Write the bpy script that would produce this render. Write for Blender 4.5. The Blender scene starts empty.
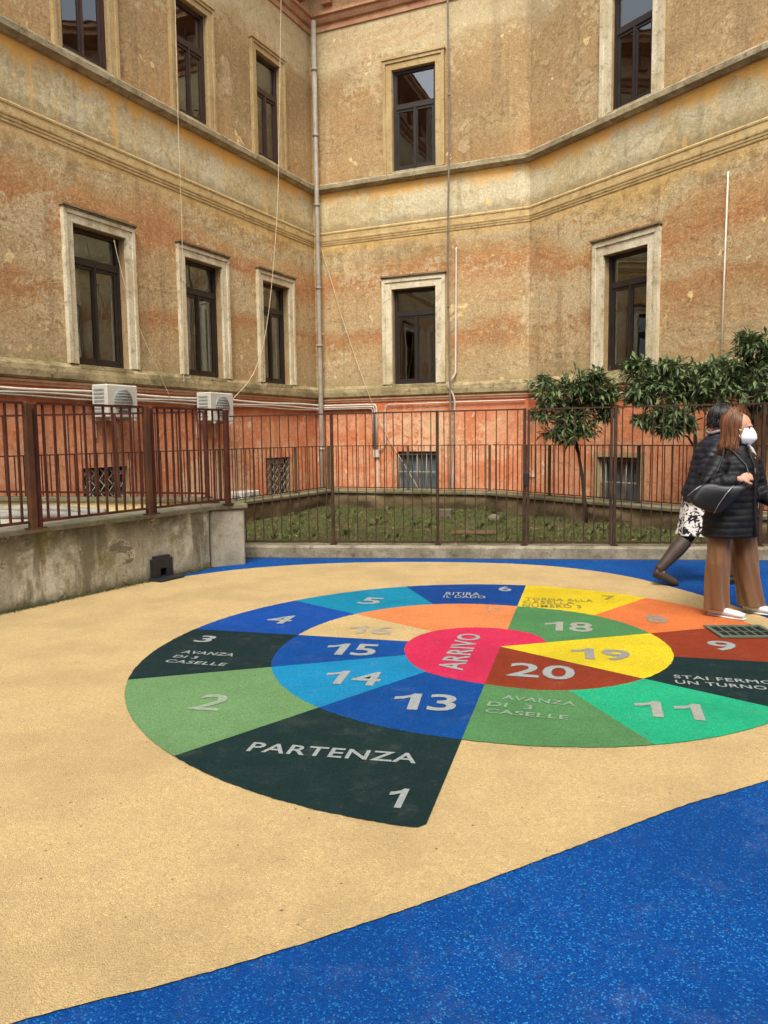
import bpy, math, random
import numpy as np
from mathutils import Vector, Matrix, noise as mnoise
random.seed(7)
PI = math.pi
scene = bpy.context.scene
col = scene.collection
V = Vector

# ------------------------------------------------------------------ helpers
def lin(r, g, b, k=1.0):
    f = lambda c: ((c/255)/12.92 if c/255 <= .04045 else ((c/255+.055)/1.055)**2.4)
    return (f(r)*k, f(g)*k, f(b)*k, 1)

def tag(o, label=None, cat=None, group=None, kind=None):
    if label: o['label'] = label
    if cat: o['category'] = cat
    if group: o['group'] = group
    if kind: o['kind'] = kind
    return o

def empty(name, loc=(0, 0, 0), rz=0):
    o = bpy.data.objects.new(name, None); col.objects.link(o)
    o.empty_display_size = .1; o.location = loc; o.rotation_euler = (0, 0, rz)
    return o

class MB:
    """collects geometry for ONE mesh object"""
    def __init__(s): s.v = []; s.f = []; s.mi = []; s.sm = []
    def add(s, vs, fs, mi=0, smooth=False):
        b = len(s.v); s.v += [tuple(p) for p in vs]
        for f in fs: s.f.append([i+b for i in f]); s.mi.append(mi); s.sm.append(smooth)
    def quad(s, a, b, c, d, mi=0): s.add([a, b, c, d], [(0, 1, 2, 3)], mi)
    def obox(s, c, ax, ay, az, mi=0):
        c = V(c); ax = V(ax); ay = V(ay); az = V(az)
        vs = [c+ax*i+ay*j+az*k for k in (-1, 1) for j in (-1, 1) for i in (-1, 1)]
        fs = [(0, 2, 3, 1), (4, 5, 7, 6), (0, 1, 5, 4), (2, 6, 7, 3), (0, 4, 6, 2), (1, 3, 7, 5)]
        if ax.cross(ay).dot(az) < 0: fs = [f[::-1] for f in fs]
        s.add(vs, fs, mi)
    def box(s, x0, x1, y0, y1, z0, z1, mi=0):
        s.obox(((x0+x1)/2, (y0+y1)/2, (z0+z1)/2), ((x1-x0)/2, 0, 0), (0, (y1-y0)/2, 0), (0, 0, (z1-z0)/2), mi)
    def rbox(s, c, ax, ay, az, r, mi=0):
        """box with chamfered edges"""
        c = V(c); A = [V(ax), V(ay), V(az)]; L = [a.length for a in A]; D = [a.normalized() for a in A]
        bm_v = []; idx = {}
        def vid(i, sg):
            k = (i, sg)
            if k not in idx:
                p = V(c)
                for j in range(3): p = p + D[j]*sg[j]*(L[j] if j == i else L[j]-r)
                idx[k] = len(bm_v); bm_v.append(p)
            return idx[k]
        fs = []
        for i in range(3):
            j, k = (i+1) % 3, (i+2) % 3
            for s0 in (-1, 1):
                q = []
                for (a, b) in ((-1, -1), (1, -1), (1, 1), (-1, 1)):
                    sg = [0, 0, 0]; sg[i] = s0; sg[j] = a; sg[k] = b; q.append(vid(i, tuple(sg)))
                fs.append(q if s0 > 0 else q[::-1])
            for a in (-1, 1):
                for b in (-1, 1):
                    q = []
                    for (ii, e) in ((j, -1), (j, 1), (k, 1), (k, -1)):
                        sg = [0, 0, 0]; sg[i] = e; sg[j] = a; sg[k] = b; q.append(vid(ii, tuple(sg)))
                    fs.append(q if a*b > 0 else q[::-1])
        for a in (-1, 1):
            for b in (-1, 1):
                for e in (-1, 1):
                    q = [vid(i, (a, b, e)) for i in range(3)]
                    fs.append(q if a*b*e > 0 else q[::-1])
        s.add(bm_v, fs, mi)
    def tube(s, pts, rad, seg=10, mi=0, flat=1.0, caps=True, up=None, smooth=True):
        pts = [V(p) for p in pts]; n = len(pts)
        if not hasattr(rad, '__len__'): rad = [rad]*n
        T = []
        for i in range(n):
            t = (pts[min(i+1, n-1)]-pts[max(i-1, 0)]); T.append(t.normalized() if t.length > 1e-9 else V((0, 0, 1)))
        u = V(up) if up else (V((0, 0, 1)) if abs(T[0].z) < .9 else V((1, 0, 0)))
        u = (u-T[0]*u.dot(T[0])).normalized(); rings = []; vs = []
        for i in range(n):
            u = (u-T[i]*u.dot(T[i]))
            u = u.normalized() if u.length > 1e-6 else T[i].orthogonal().normalized()
            w = T[i].cross(u)
            for k in range(seg):
                a = 2*PI*k/seg
                vs.append(pts[i]+u*math.cos(a)*rad[i]*flat+w*math.sin(a)*rad[i])
        fs = []
        for i in range(n-1):
            for k in range(seg):
                k2 = (k+1) % seg
                fs.append((i*seg+k, i*seg+k2, (i+1)*seg+k2, (i+1)*seg+k))
        if caps:
            fs.append(tuple(range(seg))[::-1]); fs.append(tuple((n-1)*seg+k for k in range(seg)))
        s.add(vs, fs, mi, smooth)
    def loft(s, rings, seg=24, mi=0, rip=None):
        """rings: (cx,cy,cz,rx,ry,yaw); rip(t,a)->radius factor"""
        vs = []; n = len(rings)
        for i, (cx, cy, cz, rx, ry, yaw) in enumerate(rings):
            ca, sa = math.cos(yaw), math.sin(yaw)
            for k in range(seg):
                a = 2*PI*k/seg; q = rip(cz, a) if rip else 1
                x, y = rx*math.cos(a)*q, ry*math.sin(a)*q
                vs.append((cx+x*ca-y*sa, cy+x*sa+y*ca, cz))
        fs = []
        upw = rings[-1][2] > rings[0][2]
        for i in range(n-1):
            for k in range(seg):
                k2 = (k+1) % seg; q = (i*seg+k, i*seg+k2, (i+1)*seg+k2, (i+1)*seg+k)
                fs.append(q if upw else q[::-1])
        a = tuple(range(seg)); b = tuple((n-1)*seg+k for k in range(seg))
        fs += [a[::-1], b] if upw else [a, b[::-1]]
        s.add(vs, fs, mi, True)
    def ell(s, c, ax, ay, az, nu=16, nv=10, mi=0):
        c = V(c); ax = V(ax); ay = V(ay); az = V(az); vs = [c-az]
        for j in range(1, nv):
            t = -PI/2+PI*j/nv
            for i in range(nu):
                a = 2*PI*i/nu; vs.append(c+(ax*math.cos(a)+ay*math.sin(a))*math.cos(t)+az*math.sin(t))
        vs.append(c+az); fs = []; L = len(vs)-1
        for i in range(nu):
            i2 = (i+1) % nu
            fs.append((0, 1+i2, 1+i)); fs.append((L, L-nu+i, L-nu+i2))
            for j in range(nv-2):
                fs.append((1+j*nu+i, 1+j*nu+i2, 1+(j+1)*nu+i2, 1+(j+1)*nu+i))
        s.add(vs, fs, mi, True)
    def sweep(s, path, prof, mi=0, side=1, caps=True):
        """path: 2D points; prof: (out,z) polyline; out is to the right of the path when side=1"""
        P = [V((p[0], p[1])) for p in path]; n = len(P); offs = []
        for i in range(n):
            ns = []
            if i > 0: d = (P[i]-P[i-1]).normalized(); ns.append(V((d.y, -d.x))*side)
            if i < n-1: d = (P[i+1]-P[i]).normalized(); ns.append(V((d.y, -d.x))*side)
            if len(ns) == 1: offs.append(ns[0])
            else:
                m = (ns[0]+ns[1]).normalized(); offs.append(m/max(.2, m.dot(ns[0])))
        vs = []; m = len(prof)
        for i in range(n):
            for (o, z) in prof:
                q = P[i]+offs[i]*o; vs.append((q.x, q.y, z))
        fs = []
        for i in range(n-1):
            for j in range(m-1):
                q = (i*m+j, (i+1)*m+j, (i+1)*m+j+1, i*m+j+1); fs.append(q if side > 0 else q[::-1])
        if caps:
            a = tuple(range(m)); b = tuple((n-1)*m+j for j in range(m))
            fs += [a, b[::-1]]
        s.add(vs, fs, mi)
    def build(s, name, mats, parent=None, loc=None):
        me = bpy.data.meshes.new(name); me.from_pydata(s.v, [], s.f)
        if not isinstance(mats, (list, tuple)): mats = [mats]
        for m in mats: me.materials.append(m)
        me.polygons.foreach_set('material_index', s.mi)
        me.polygons.foreach_set('use_smooth', s.sm); me.update()
        o = bpy.data.objects.new(name, me); col.objects.link(o)
        if parent: o.parent = parent
        if loc: o.location = loc
        return o

def origin_to(o, p):
    """put a top-level mesh's origin at p without moving its shape"""
    p = V(p); o.data.transform(Matrix.Translation(-p)); o.location = p
    return o

def remesh(mb, voxel, smooth=4):
    """merge overlapping shapes into one continuous surface; returns verts (np), faces"""
    o = mb.build('temporary', []) if False else None
    me = bpy.data.meshes.new('t'); me.from_pydata(mb.v, [], mb.f); me.update()
    o = bpy.data.objects.new('t', me); col.objects.link(o)
    m = o.modifiers.new('r', 'REMESH'); m.mode = 'VOXEL'; m.voxel_size = voxel; m.adaptivity = 0
    k = o.modifiers.new('s', 'SMOOTH'); k.iterations = smooth; k.factor = .5
    dg = bpy.context.evaluated_depsgraph_get(); ev = o.evaluated_get(dg)
    r = bpy.data.meshes.new_from_object(ev)
    bpy.data.objects.remove(o); bpy.data.meshes.remove(me)
    return r

def mesh_part(me, name, mat, parent):
    me.name = name; me.materials.clear(); me.materials.append(mat)
    me.polygons.foreach_set('use_smooth', [True]*len(me.polygons)); me.update()
    o = bpy.data.objects.new(name, me); col.objects.link(o)
    if parent: o.parent = parent
    return o

# ------------------------------------------------------------------ materials
class NT:
    def __init__(s, name):
        s.m = bpy.data.materials.new(name); s.m.use_nodes = True
        s.t = s.m.node_tree; s.n = s.t.nodes; s.b = s.n['Principled BSDF']; s.out = s.n['Material Output']
        s.geo = s.n.new('ShaderNodeNewGeometry'); s.pos = s.geo.outputs['Position']
    def link(s, a, b): s.t.links.new(a, b)
    def setv(s, sock, val):
        if hasattr(val, 'is_output') or isinstance(val, bpy.types.NodeSocket): s.link(val, sock)
        else: sock.default_value = val
    def map(s, scale=(1, 1, 1), loc=(0, 0, 0), vec=None):
        n = s.n.new('ShaderNodeMapping'); n.inputs['Scale'].default_value = scale; n.inputs['Location'].default_value = loc
        s.link(vec or s.pos, n.inputs['Vector']); return n.outputs[0]
    def noise(s, scale, detail=5, rough=.55, vec=None, dist=0):
        n = s.n.new('ShaderNodeTexNoise'); n.inputs['Scale'].default_value = scale
        n.inputs['Detail'].default_value = detail; n.inputs['Roughness'].default_value = rough
        n.inputs['Distortion'].default_value = dist; s.link(vec or s.pos, n.inputs['Vector']); return n.outputs[0]
    def voro(s, scale, vec=None, out='Distance', feature='F1', rnd=1):
        n = s.n.new('ShaderNodeTexVoronoi'); n.inputs['Scale'].default_value = scale; n.feature = feature
        n.inputs['Randomness'].default_value = rnd
        s.link(vec or s.pos, n.inputs['Vector']); return n.outputs[out]
    def ramp(s, fac, stops, interp='LINEAR'):
        n = s.n.new('ShaderNodeValToRGB'); cr = n.color_ramp; cr.interpolation = interp
        while len(cr.elements) < len(stops): cr.elements.new(.5)
        for e, (p, c) in zip(cr.elements, stops):
            e.position = p; e.color = c if hasattr(c, '__len__') else (c, c, c, 1)
        s.link(fac, n.inputs[0]); return n.outputs[0]
    def mr(s, v, a, b, c=0, d=1):
        n = s.n.new('ShaderNodeMapRange'); n.interpolation_type = 'SMOOTHSTEP'
        s.setv(n.inputs['Value'], v)
        for i, q in enumerate((a, b, c, d)): n.inputs[i+1].default_value = q
        return n.outputs[0]
    def mr2(s, v, a, b):
        n = s.n.new('ShaderNodeMapRange'); s.setv(n.inputs['Value'], v); n.inputs[1].default_value = a; n.inputs[2].default_value = b; return n.outputs[0]
    def math(s, op, a, b=0., c=None):
        n = s.n.new('ShaderNodeMath'); n.operation = op; s.setv(n.inputs[0], a); s.setv(n.inputs[1], b)
        if c is not None: s.setv(n.inputs[2], c)
        return n.outputs[0]
    def mix(s, f, a, b, mode='MIX'):
        n = s.n.new('ShaderNodeMix'); n.data_type = 'RGBA'; n.blend_type = mode
        s.setv(n.inputs[0], f); s.setv(n.inputs[6], a); s.setv(n.inputs[7], b); return n.outputs[2]
    def z(s):
        n = s.n.new('ShaderNodeSeparateXYZ'); s.link(s.pos, n.inputs[0]); return n.outputs[2]
    def bump(s, h, dist=.01, strength=1, nrm=None):
        n = s.n.new('ShaderNodeBump'); n.inputs['Distance'].default_value = dist; n.inputs['Strength'].default_value = strength
        s.link(h, n.inputs['Height'])
        if nrm: s.link(nrm, n.inputs['Normal'])
        s.link(n.outputs[0], s.b.inputs['Normal']); return n.outputs[0]
    def fin(s, color, rough=.8, spec=.3, metal=0):
        s.setv(s.b.inputs['Base Color'], color); s.setv(s.b.inputs['Roughness'], rough)
        s.b.inputs['Specular IOR Level'].default_value = spec; s.b.inputs['Metallic'].default_value = metal
        return s.m

def simple(name, c, rough=.6, spec=.3, metal=0, var=.15, scale=8, bump=0, bscale=60):
    t = NT(name); f = t.noise(scale, 5)
    a = tuple(x*(1-var) for x in c[:3])+(1,); b = tuple(min(1, x*(1+var)) for x in c[:3])+(1,)
    cc = t.ramp(f, [(.3, a), (.7, b)])
    if bump: t.bump(t.noise(bscale, 4), bump)
    return t.fin(cc, rough, spec, metal)

def plaster(name, cols, zr=None, seed=0, zstretch=2.5, fine=.16, bumpd=.010, orange=.8, grey=.7, dark=.5, prof=None):
    """cols: base, second, warm patch, pale patch, flake colours; patches have crumbly edges"""
    t = NT(name)
    v = t.map((1, 1, zstretch), (seed*7.3, seed*3.1, seed*1.7))
    big = t.noise(.50, 5, .58, v, .5); mid = t.noise(1.5, 7, .66, v, .7)
    lay = t.noise(.62, 6, .68, t.map((.55, .55, 3.2), (seed, 2, 9)), .6); lay2 = t.noise(1.3, 6, .7, t.map((.5, .5, 3.2), (seed+4, 7, 3)), .8)
    gr = t.noise(30, 4, .7); gr2 = t.noise(9, 7, .72); gm = t.noise(13, 5, .8, t.map((1, 1, .8), (3, seed, 5)))
    crumb = t.math('ADD', t.math('MULTIPLY', t.math('SUBTRACT', gr2, .5), .34), t.math('MULTIPLY', t.math('SUBTRACT', gm, .5), .30))
    dkc = lambda c, k: tuple(x*k for x in c[:3])+(1,)
    c = t.mix(t.mr(t.math('ADD', mid, crumb), .40, .60), cols[0], cols[1])
    if prof:      # weathering bands that run along the wall at roughly constant height
        za, zb_, st_, amp = prof
        zw = t.math('ADD', t.math('ADD', t.z(), t.math('MULTIPLY', t.math('SUBTRACT', t.noise(.36, 5, .6, t.map((1, 1, 1.2), (seed*3, 5, seed))), .5), amp)), t.math('MULTIPLY', crumb, .9))
        pc = t.ramp(t.mr2(zw, za, zb_), [((z_-za)/(zb_-za), lin(*q)) for z_, q in st_]); c = t.mix(.78, c, pc)
    c = t.mix(t.mr(t.math('ADD', big, crumb), .47, .38, 0, grey), c, cols[3])
    if zr:
        zz = t.math('ADD', t.z(), t.math('MULTIPLY', t.math('SUBTRACT', big, .5), 3.0))
        band = t.math('MULTIPLY', t.mr(zz, zr[0], zr[1]), t.mr(zz, zr[2], zr[3], 1, 0))
        c = t.mix(t.math('MULTIPLY', band, t.mr(t.math('ADD', mid, crumb), .44, .60, .0, .8)), c, cols[2])
    c = t.mix(t.mr(t.math('ADD', lay, crumb), .55, .64, 0, orange), c, cols[2])
    c = t.mix(t.mr(t.math('ADD', lay2, crumb), .60, .72, 0, dark), c, dkc(cols[1], .62))
    # run-off streaks, dark and pale
    st = t.noise(2.6, 5, .6, t.map((1.6, 1.6, .10), (seed*5, 1, 0)))
    c = t.mix(t.mr(st, .55, .70, 0, .5), c, dkc(cols[0], .60)); c = t.mix(t.mr(st, .42, .30, 0, .30), c, cols[3])
    # big soft damp areas
    dm = t.noise(.28, 4, .55, t.map((1, 1, 1.3), (seed*2, 11, seed)), .3)
    c = t.mix(t.mr(dm, .50, .68, 0, .38), c, dkc(cols[1], .55))
    # hairline cracks and repaired patches with a dark rim
    nv = t.n.new('ShaderNodeTexNoise'); nv.inputs['Scale'].default_value = 1.6; nv.inputs['Detail'].default_value = 6; t.link(t.pos, nv.inputs['Vector'])
    va = t.n.new('ShaderNodeVectorMath'); va.operation = 'MULTIPLY_ADD'; t.link(nv.outputs['Color'], va.inputs[0]); va.inputs[1].default_value = (.9, .9, .9); t.link(t.pos, va.inputs[2])
    ck = t.voro(.62, vec=va.outputs[0], feature='DISTANCE_TO_EDGE')
    c = t.mix(t.math('MULTIPLY', t.mr(ck, .003, .009, .38, 0), t.mr(big, .52, .60)), c, dkc(cols[1], .35))
    rp = t.math('ADD', t.noise(.85, 4, .5, t.map((1, 1, 1.3), (seed*13, 3, 8)), .4), t.math('MULTIPLY', crumb, .12))
    c = t.mix(t.mr(rp, .645, .675, 0, .45), c, cols[3]); c = t.mix(t.math('MULTIPLY', t.math('MULTIPLY', t.mr(rp, .635, .652), t.mr(rp, .670, .655)), .45), c, dkc(cols[1], .62))
    # flaked spots
    fl = t.noise(2.4, 3, .55, t.map((1, 1, 1), (seed*11, 4, 2)), .6)
    c = t.mix(t.mr(fl, .69, .702, 0, .85), c, cols[4])
    # mottled grain
    c = t.mix(t.mr(gm, .55, .68, 0, fine*3.0), c, dkc(cols[1], .42)); c = t.mix(t.mr(gm, .46, .32, 0, fine*2.6), c, tuple(min(1, x*1.3+.03) for x in cols[3][:3])+(1,))
    c = t.mix(t.mr(gr2, .54, .68, 0, .36), c, dkc(cols[1], .5))
    c = t.mix(t.mr(gr, .35, .7, fine*2.4, 0), c, (.05, .035, .02, 1))
    h = t.math('ADD', t.math('MULTIPLY', gr, .6), t.math('ADD', t.math('MULTIPLY', gr2, 1.2), t.math('MULTIPLY', mid, 2.2)))
    t.bump(h, bumpd)
    return t, c

def stone(name, c1, c2, moss=0., dirt=.5, bumpd=.006, zs=1, k=1):
    t = NT(name); a = t.noise(3, 7, .65, t.map((1, 1, zs)), .5); g = t.noise(45, 4, .7); b = t.noise(9, 6, .7)
    c = t.mix(t.mr(a, .35, .65), c1, c2)
    c = t.mix(t.mr(b, .5, .72, 0, dirt), c, tuple(x*.3 for x in c2[:3])+(1,))
    if moss:
        m = t.noise(1.3, 6, .7, t.map((1, 1, 1.4), (3, 8, 1)), .6)
        c = t.mix(t.mr(m, .46, .66, 0, moss), c, (.085, .085, .02, 1))
    c = t.mix(t.mr(g, .3, .7, .25, 0), c, (.03, .025, .02, 1))
    t.bump(t.math('ADD', g, t.math('MULTIPLY', b, 1.5)), bumpd)
    return t.fin(c, .9, .2)

def rubber(name, rgb, k=.62, speck=.5, light=None, grime=()):
    """poured rubber granule surface"""
    t = NT(name); base = lin(*rgb, k)
    cell = t.voro(210, out='Color'); d = t.voro(210)
    s = t.n.new('ShaderNodeSeparateColor'); t.link(cell, s.inputs[0])
    lo = tuple(x*(1-.45*speck) for x in base[:3])+(1,)
    hi = light or tuple(min(1, x*(1+.5*speck)+.012*speck) for x in base[:3])+(1,)
    c = t.mix(t.mr(s.outputs[0], .0, .45, 1, 0), base, lo)
    c = t.mix(t.mr(s.outputs[1], .82, 1, 0, 1), c, hi)
    f = t.noise(1.4, 6, .65, t.map((1, 1, 1), (4, 2, 0))); f2 = t.noise(7, 6, .7); f3 = t.noise(60, 4, .75)
    c = t.mix(t.mr(f3, .50, .70, 0, .34), c, tuple(x*.55 for x in base[:3])+(1,)); c = t.mix(t.mr(f3, .48, .30, 0, .26), c, tuple(min(1, x*1.35+.01) for x in base[:3])+(1,))
    c = t.mix(t.mr(f, .40, .66, .0, .38), c, tuple(x*.55 for x in base[:3])+(1,))
    c = t.mix(t.mr(f2, .50, .72, 0, .34), c, tuple(x*.66+.022 for x in base[:3])+(1,))
    ds = t.noise(5.5, 7, .75, t.map((1, 1, 1), (8, 3, 0)), .3); c = t.mix(t.mr(ds, .52, .75, 0, .07), c, (.40, .36, .29, 1))
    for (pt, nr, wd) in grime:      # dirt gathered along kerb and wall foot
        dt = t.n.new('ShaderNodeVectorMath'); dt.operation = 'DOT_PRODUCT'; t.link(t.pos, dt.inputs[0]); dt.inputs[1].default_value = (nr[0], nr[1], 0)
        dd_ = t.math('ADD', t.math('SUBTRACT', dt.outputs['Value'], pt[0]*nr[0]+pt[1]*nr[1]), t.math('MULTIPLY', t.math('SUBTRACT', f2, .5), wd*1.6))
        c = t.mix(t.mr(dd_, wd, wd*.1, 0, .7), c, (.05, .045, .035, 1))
    p = t.voro(34, out='Color', vec=t.map((1, 1, 1), (.3, .7, 0))); ps = t.n.new('ShaderNodeSeparateColor'); t.link(p, ps.inputs[0])
    pd = t.voro(34, vec=t.map((1, 1, 1), (.3, .7, 0)))
    spot = t.math('MULTIPLY', t.math('GREATER_THAN', ps.outputs[0], .965), t.mr(pd, .14, .22, 1, 0))
    c = t.mix(t.math('MULTIPLY', spot, .75), c, (.05, .04, .025, 1))
    h = t.math('ADD', t.math('MULTIPLY', d, -1.), t.math('MULTIPLY', f2, .5))
    t.bump(h, .004, .8)
    return t.fin(c, .85, .12)

M = {}
def C4(*a): return lin(*a)
# plaster zones
t, c = plaster('plaster_red', [lin(216, 156, 116), lin(206, 128, 86), lin(206, 122, 74), lin(228, 188, 146), lin(234, 200, 164)], seed=1, zstretch=1.0, fine=.08, orange=.6, grey=.8, dark=.25)
zz = t.z(); nn = t.noise(1.2, 5, .6)
c = t.mix(t.mr(t.math('ADD', zz, t.math('MULTIPLY', nn, .5)), 1.9, 2.35, 0, .45), c, lin(178, 74, 40))
c = t.mix(t.mr(t.math('ADD', zz, t.math('MULTIPLY', nn, .8)), .9, .3, 0, .45), c, lin(150, 96, 66)); M['p_red'] = t.fin(c, .92, .15)
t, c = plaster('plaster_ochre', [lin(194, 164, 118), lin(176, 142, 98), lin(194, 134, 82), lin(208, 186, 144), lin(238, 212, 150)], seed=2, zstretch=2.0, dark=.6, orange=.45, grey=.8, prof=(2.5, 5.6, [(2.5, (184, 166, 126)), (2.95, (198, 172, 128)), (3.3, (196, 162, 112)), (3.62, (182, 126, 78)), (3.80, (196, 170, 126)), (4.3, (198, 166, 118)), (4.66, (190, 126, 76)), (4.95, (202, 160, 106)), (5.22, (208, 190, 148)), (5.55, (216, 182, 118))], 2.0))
zz = t.z(); nn = t.noise(2.2, 6, .7); dn = t.noise(5, 6, .75)
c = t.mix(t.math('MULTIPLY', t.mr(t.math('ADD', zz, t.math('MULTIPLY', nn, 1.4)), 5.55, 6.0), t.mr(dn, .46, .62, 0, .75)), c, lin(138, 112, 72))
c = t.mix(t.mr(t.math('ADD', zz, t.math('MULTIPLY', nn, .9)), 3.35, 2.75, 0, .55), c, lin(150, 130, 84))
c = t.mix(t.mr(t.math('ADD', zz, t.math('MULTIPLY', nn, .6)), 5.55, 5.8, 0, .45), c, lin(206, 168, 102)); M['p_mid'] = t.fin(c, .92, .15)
t, c = plaster('plaster_frieze', [lin(212, 194, 150), lin(198, 178, 132), lin(206, 174, 120), lin(218, 206, 170), lin(236, 206, 140)], seed=3, zstretch=1.5, fine=.12, orange=.3, grey=.8, dark=.4)
nn = t.noise(6, 6, .75); c = t.mix(t.math('MULTIPLY', t.mr(t.math('ADD', t.z(), t.math('MULTIPLY', nn, .5)), 6.25, 6.05), .55), c, lin(128, 112, 78))
zz = t.z(); nn = t.noise(2.0, 6, .7, t.map((1, 1, .5))); ver = t.noise(3.3, 4, .6, t.map((1.3, 1.3, .12)))
c = t.mix(t.math('MULTIPLY', t.mr(t.math('ADD', zz, t.math('MULTIPLY', nn, .7)), 6.62, 6.88, 0, .9), t.mr(ver, .3, .5, .4, 1)), c, lin(220, 166, 84))
c = t.mix(t.math('MULTIPLY', t.mr(ver, .60, .68), .6), c, lin(222, 172, 92)); M['p_frieze'] = t.fin(c, .92, .15)
t, c = plaster('plaster_umber', [lin(180, 154, 114), lin(160, 134, 96), lin(182, 136, 92), lin(202, 180, 138), lin(234, 206, 150)], seed=5, zstretch=1.4, fine=.14, orange=.45, grey=.75, dark=.4, prof=(6.7, 9.9, [(6.7, (188, 146, 96)), (7.2, (190, 160, 112)), (7.9, (180, 148, 102)), (8.8, (176, 146, 100)), (9.15, (190, 166, 122)), (9.3, (212, 196, 156)), (9.9, (198, 178, 138))], 2.2))
zz = t.z(); nn = t.noise(1.0, 6, .7, t.map((1, 1, .7)))
c = t.mix(t.mr(t.math('ADD', zz, t.math('MULTIPLY', nn, 1.6)), 9.6, 10.3, 0, .3), c, lin(186, 166, 124)); M['p_upper'] = t.fin(c, .92, .15)
t, c = plaster('plaster_eaves', [lin(214, 180, 140), lin(204, 168, 128), lin(206, 150, 110), lin(222, 196, 160), lin(235, 214, 180)], seed=6, zstretch=1.2, fine=.08); M['p_top'] = t.fin(c, .92, .15)
M['red_mould'] = stone('painted_red_moulding', lin(176, 124, 92), lin(190, 148, 112), 0, .5)
M['cornice'] = stone('weathered_travertine', lin(188, 174, 140), lin(158, 142, 108), .4, .7, zs=2, bumpd=.010)
M['mould'] = stone('ochre_moulding', lin(206, 180, 126), lin(190, 160, 108), .0, .6, zs=2)
M['sill_course'] = stone('mossy_sill_stone', lin(184, 166, 124), lin(150, 134, 96), .5, .75, zs=1.4, bumpd=.012)
M['cap'] = stone('blackened_cap_stone', lin(150, 128, 96), lin(112, 94, 70), .2, .7)
M['surround'] = stone('peeling_cream_stone', lin(224, 212, 182), lin(196, 180, 142), 0, .7, zs=.4)
M['surround_tan'] = stone('tan_stone_surround', lin(188, 164, 116), lin(172, 144, 98), 0, .4, zs=.5)
M['reveal'] = stone('reveal_plaster', lin(176, 150, 108), lin(160, 132, 92), 0, .35)
M['joinery'] = simple('dark_brown_joinery', lin(40, 32, 28), .45, .4, var=.25, scale=6)
M['joinery_red'] = simple('reddish_brown_joinery', lin(58, 40, 33), .45, .4, var=.25, scale=6)
def glass():
    t = NT('window_glass'); n = t.n
    g = n.new('ShaderNodeBsdfGlossy'); g.inputs['Roughness'].default_value = .015; g.inputs['Color'].default_value = (.85, .9, .92, 1)
    tr = n.new('ShaderNodeBsdfTransparent'); tr.inputs['Color'].default_value = (.62, .66, .66, 1)
    fr = n.new('ShaderNodeFresnel'); fr.inputs['IOR'].default_value = 2.5
    mx = n.new('ShaderNodeMixShader'); t.link(fr.outputs[0], mx.inputs[0]); t.link(tr.outputs[0], mx.inputs[1]); t.link(g.outputs[0], mx.inputs[2])
    b = n.new('ShaderNodeBump'); b.inputs['Distance'].default_value = .004; b.inputs['Strength'].default_value = .25
    t.link(t.noise(2.2, 2, .5), b.inputs['Height']); t.link(b.outputs[0], g.inputs['Normal'])
    t.link(mx.outputs[0], t.out.inputs[0]); return t.m
M['glass'] = glass()
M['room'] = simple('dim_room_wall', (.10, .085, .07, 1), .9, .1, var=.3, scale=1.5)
M['curtain'] = simple('pale_curtain', lin(226, 226, 220), .9, .1, var=.12, scale=9)
M['iron'] = simple('rusty_fence_paint', lin(58, 38, 27), .6, .3, var=.5, scale=7, bump=.001)
M['iron_red'] = simple('red_brown_fence_paint', lin(66, 31, 21), .6, .3, var=.5, scale=7, bump=.001)
M['iron_post'] = stone('weathered_rust_post', lin(92, 56, 34), lin(64, 42, 28), 0, .4, .002)
M['iron_green'] = simple('old_grey_green_post_paint', lin(76, 70, 50), .7, .3, var=.25, scale=10)
M['shutter'] = simple('blue_grey_shutter', lin(84, 96, 98), .7, .2, var=.3, scale=5)
M['grate'] = simple('grey_window_bars', lin(150, 144, 128), .6, .4, var=.2)
M['zinc'] = simple('zinc_pipe', lin(150, 140, 124), .5, .4, var=.25, scale=5)
M['zinc_dark'] = simple('dull_grey_pipe', lin(120, 108, 92), .6, .3, var=.25, scale=5)
M['duct'] = simple('grey_corrugated_plastic', lin(128, 124, 114), .6, .3, var=.3, scale=9)
M['pvc'] = simple('white_pvc', lin(194, 184, 166), .5, .4, var=.1)
M['rope'] = simple('pale_cable', lin(206, 186, 152), .7, .2, var=.15)
M['ac'] = simple('ac_cream_enamel', lin(186, 182, 168), .45, .4, var=.08, scale=4)
M['ac_dark'] = simple('ac_dark_recess', lin(128, 130, 124), .6, .3, var=.1)
M['concrete'] = stone('worn_concrete_kerb', lin(158, 148, 126), lin(124, 114, 94), .2, .75, .008)
M['pier'] = stone('grey_render_pier', lin(160, 152, 134), lin(136, 128, 110), .25, .4, .005, zs=.5)
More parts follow.
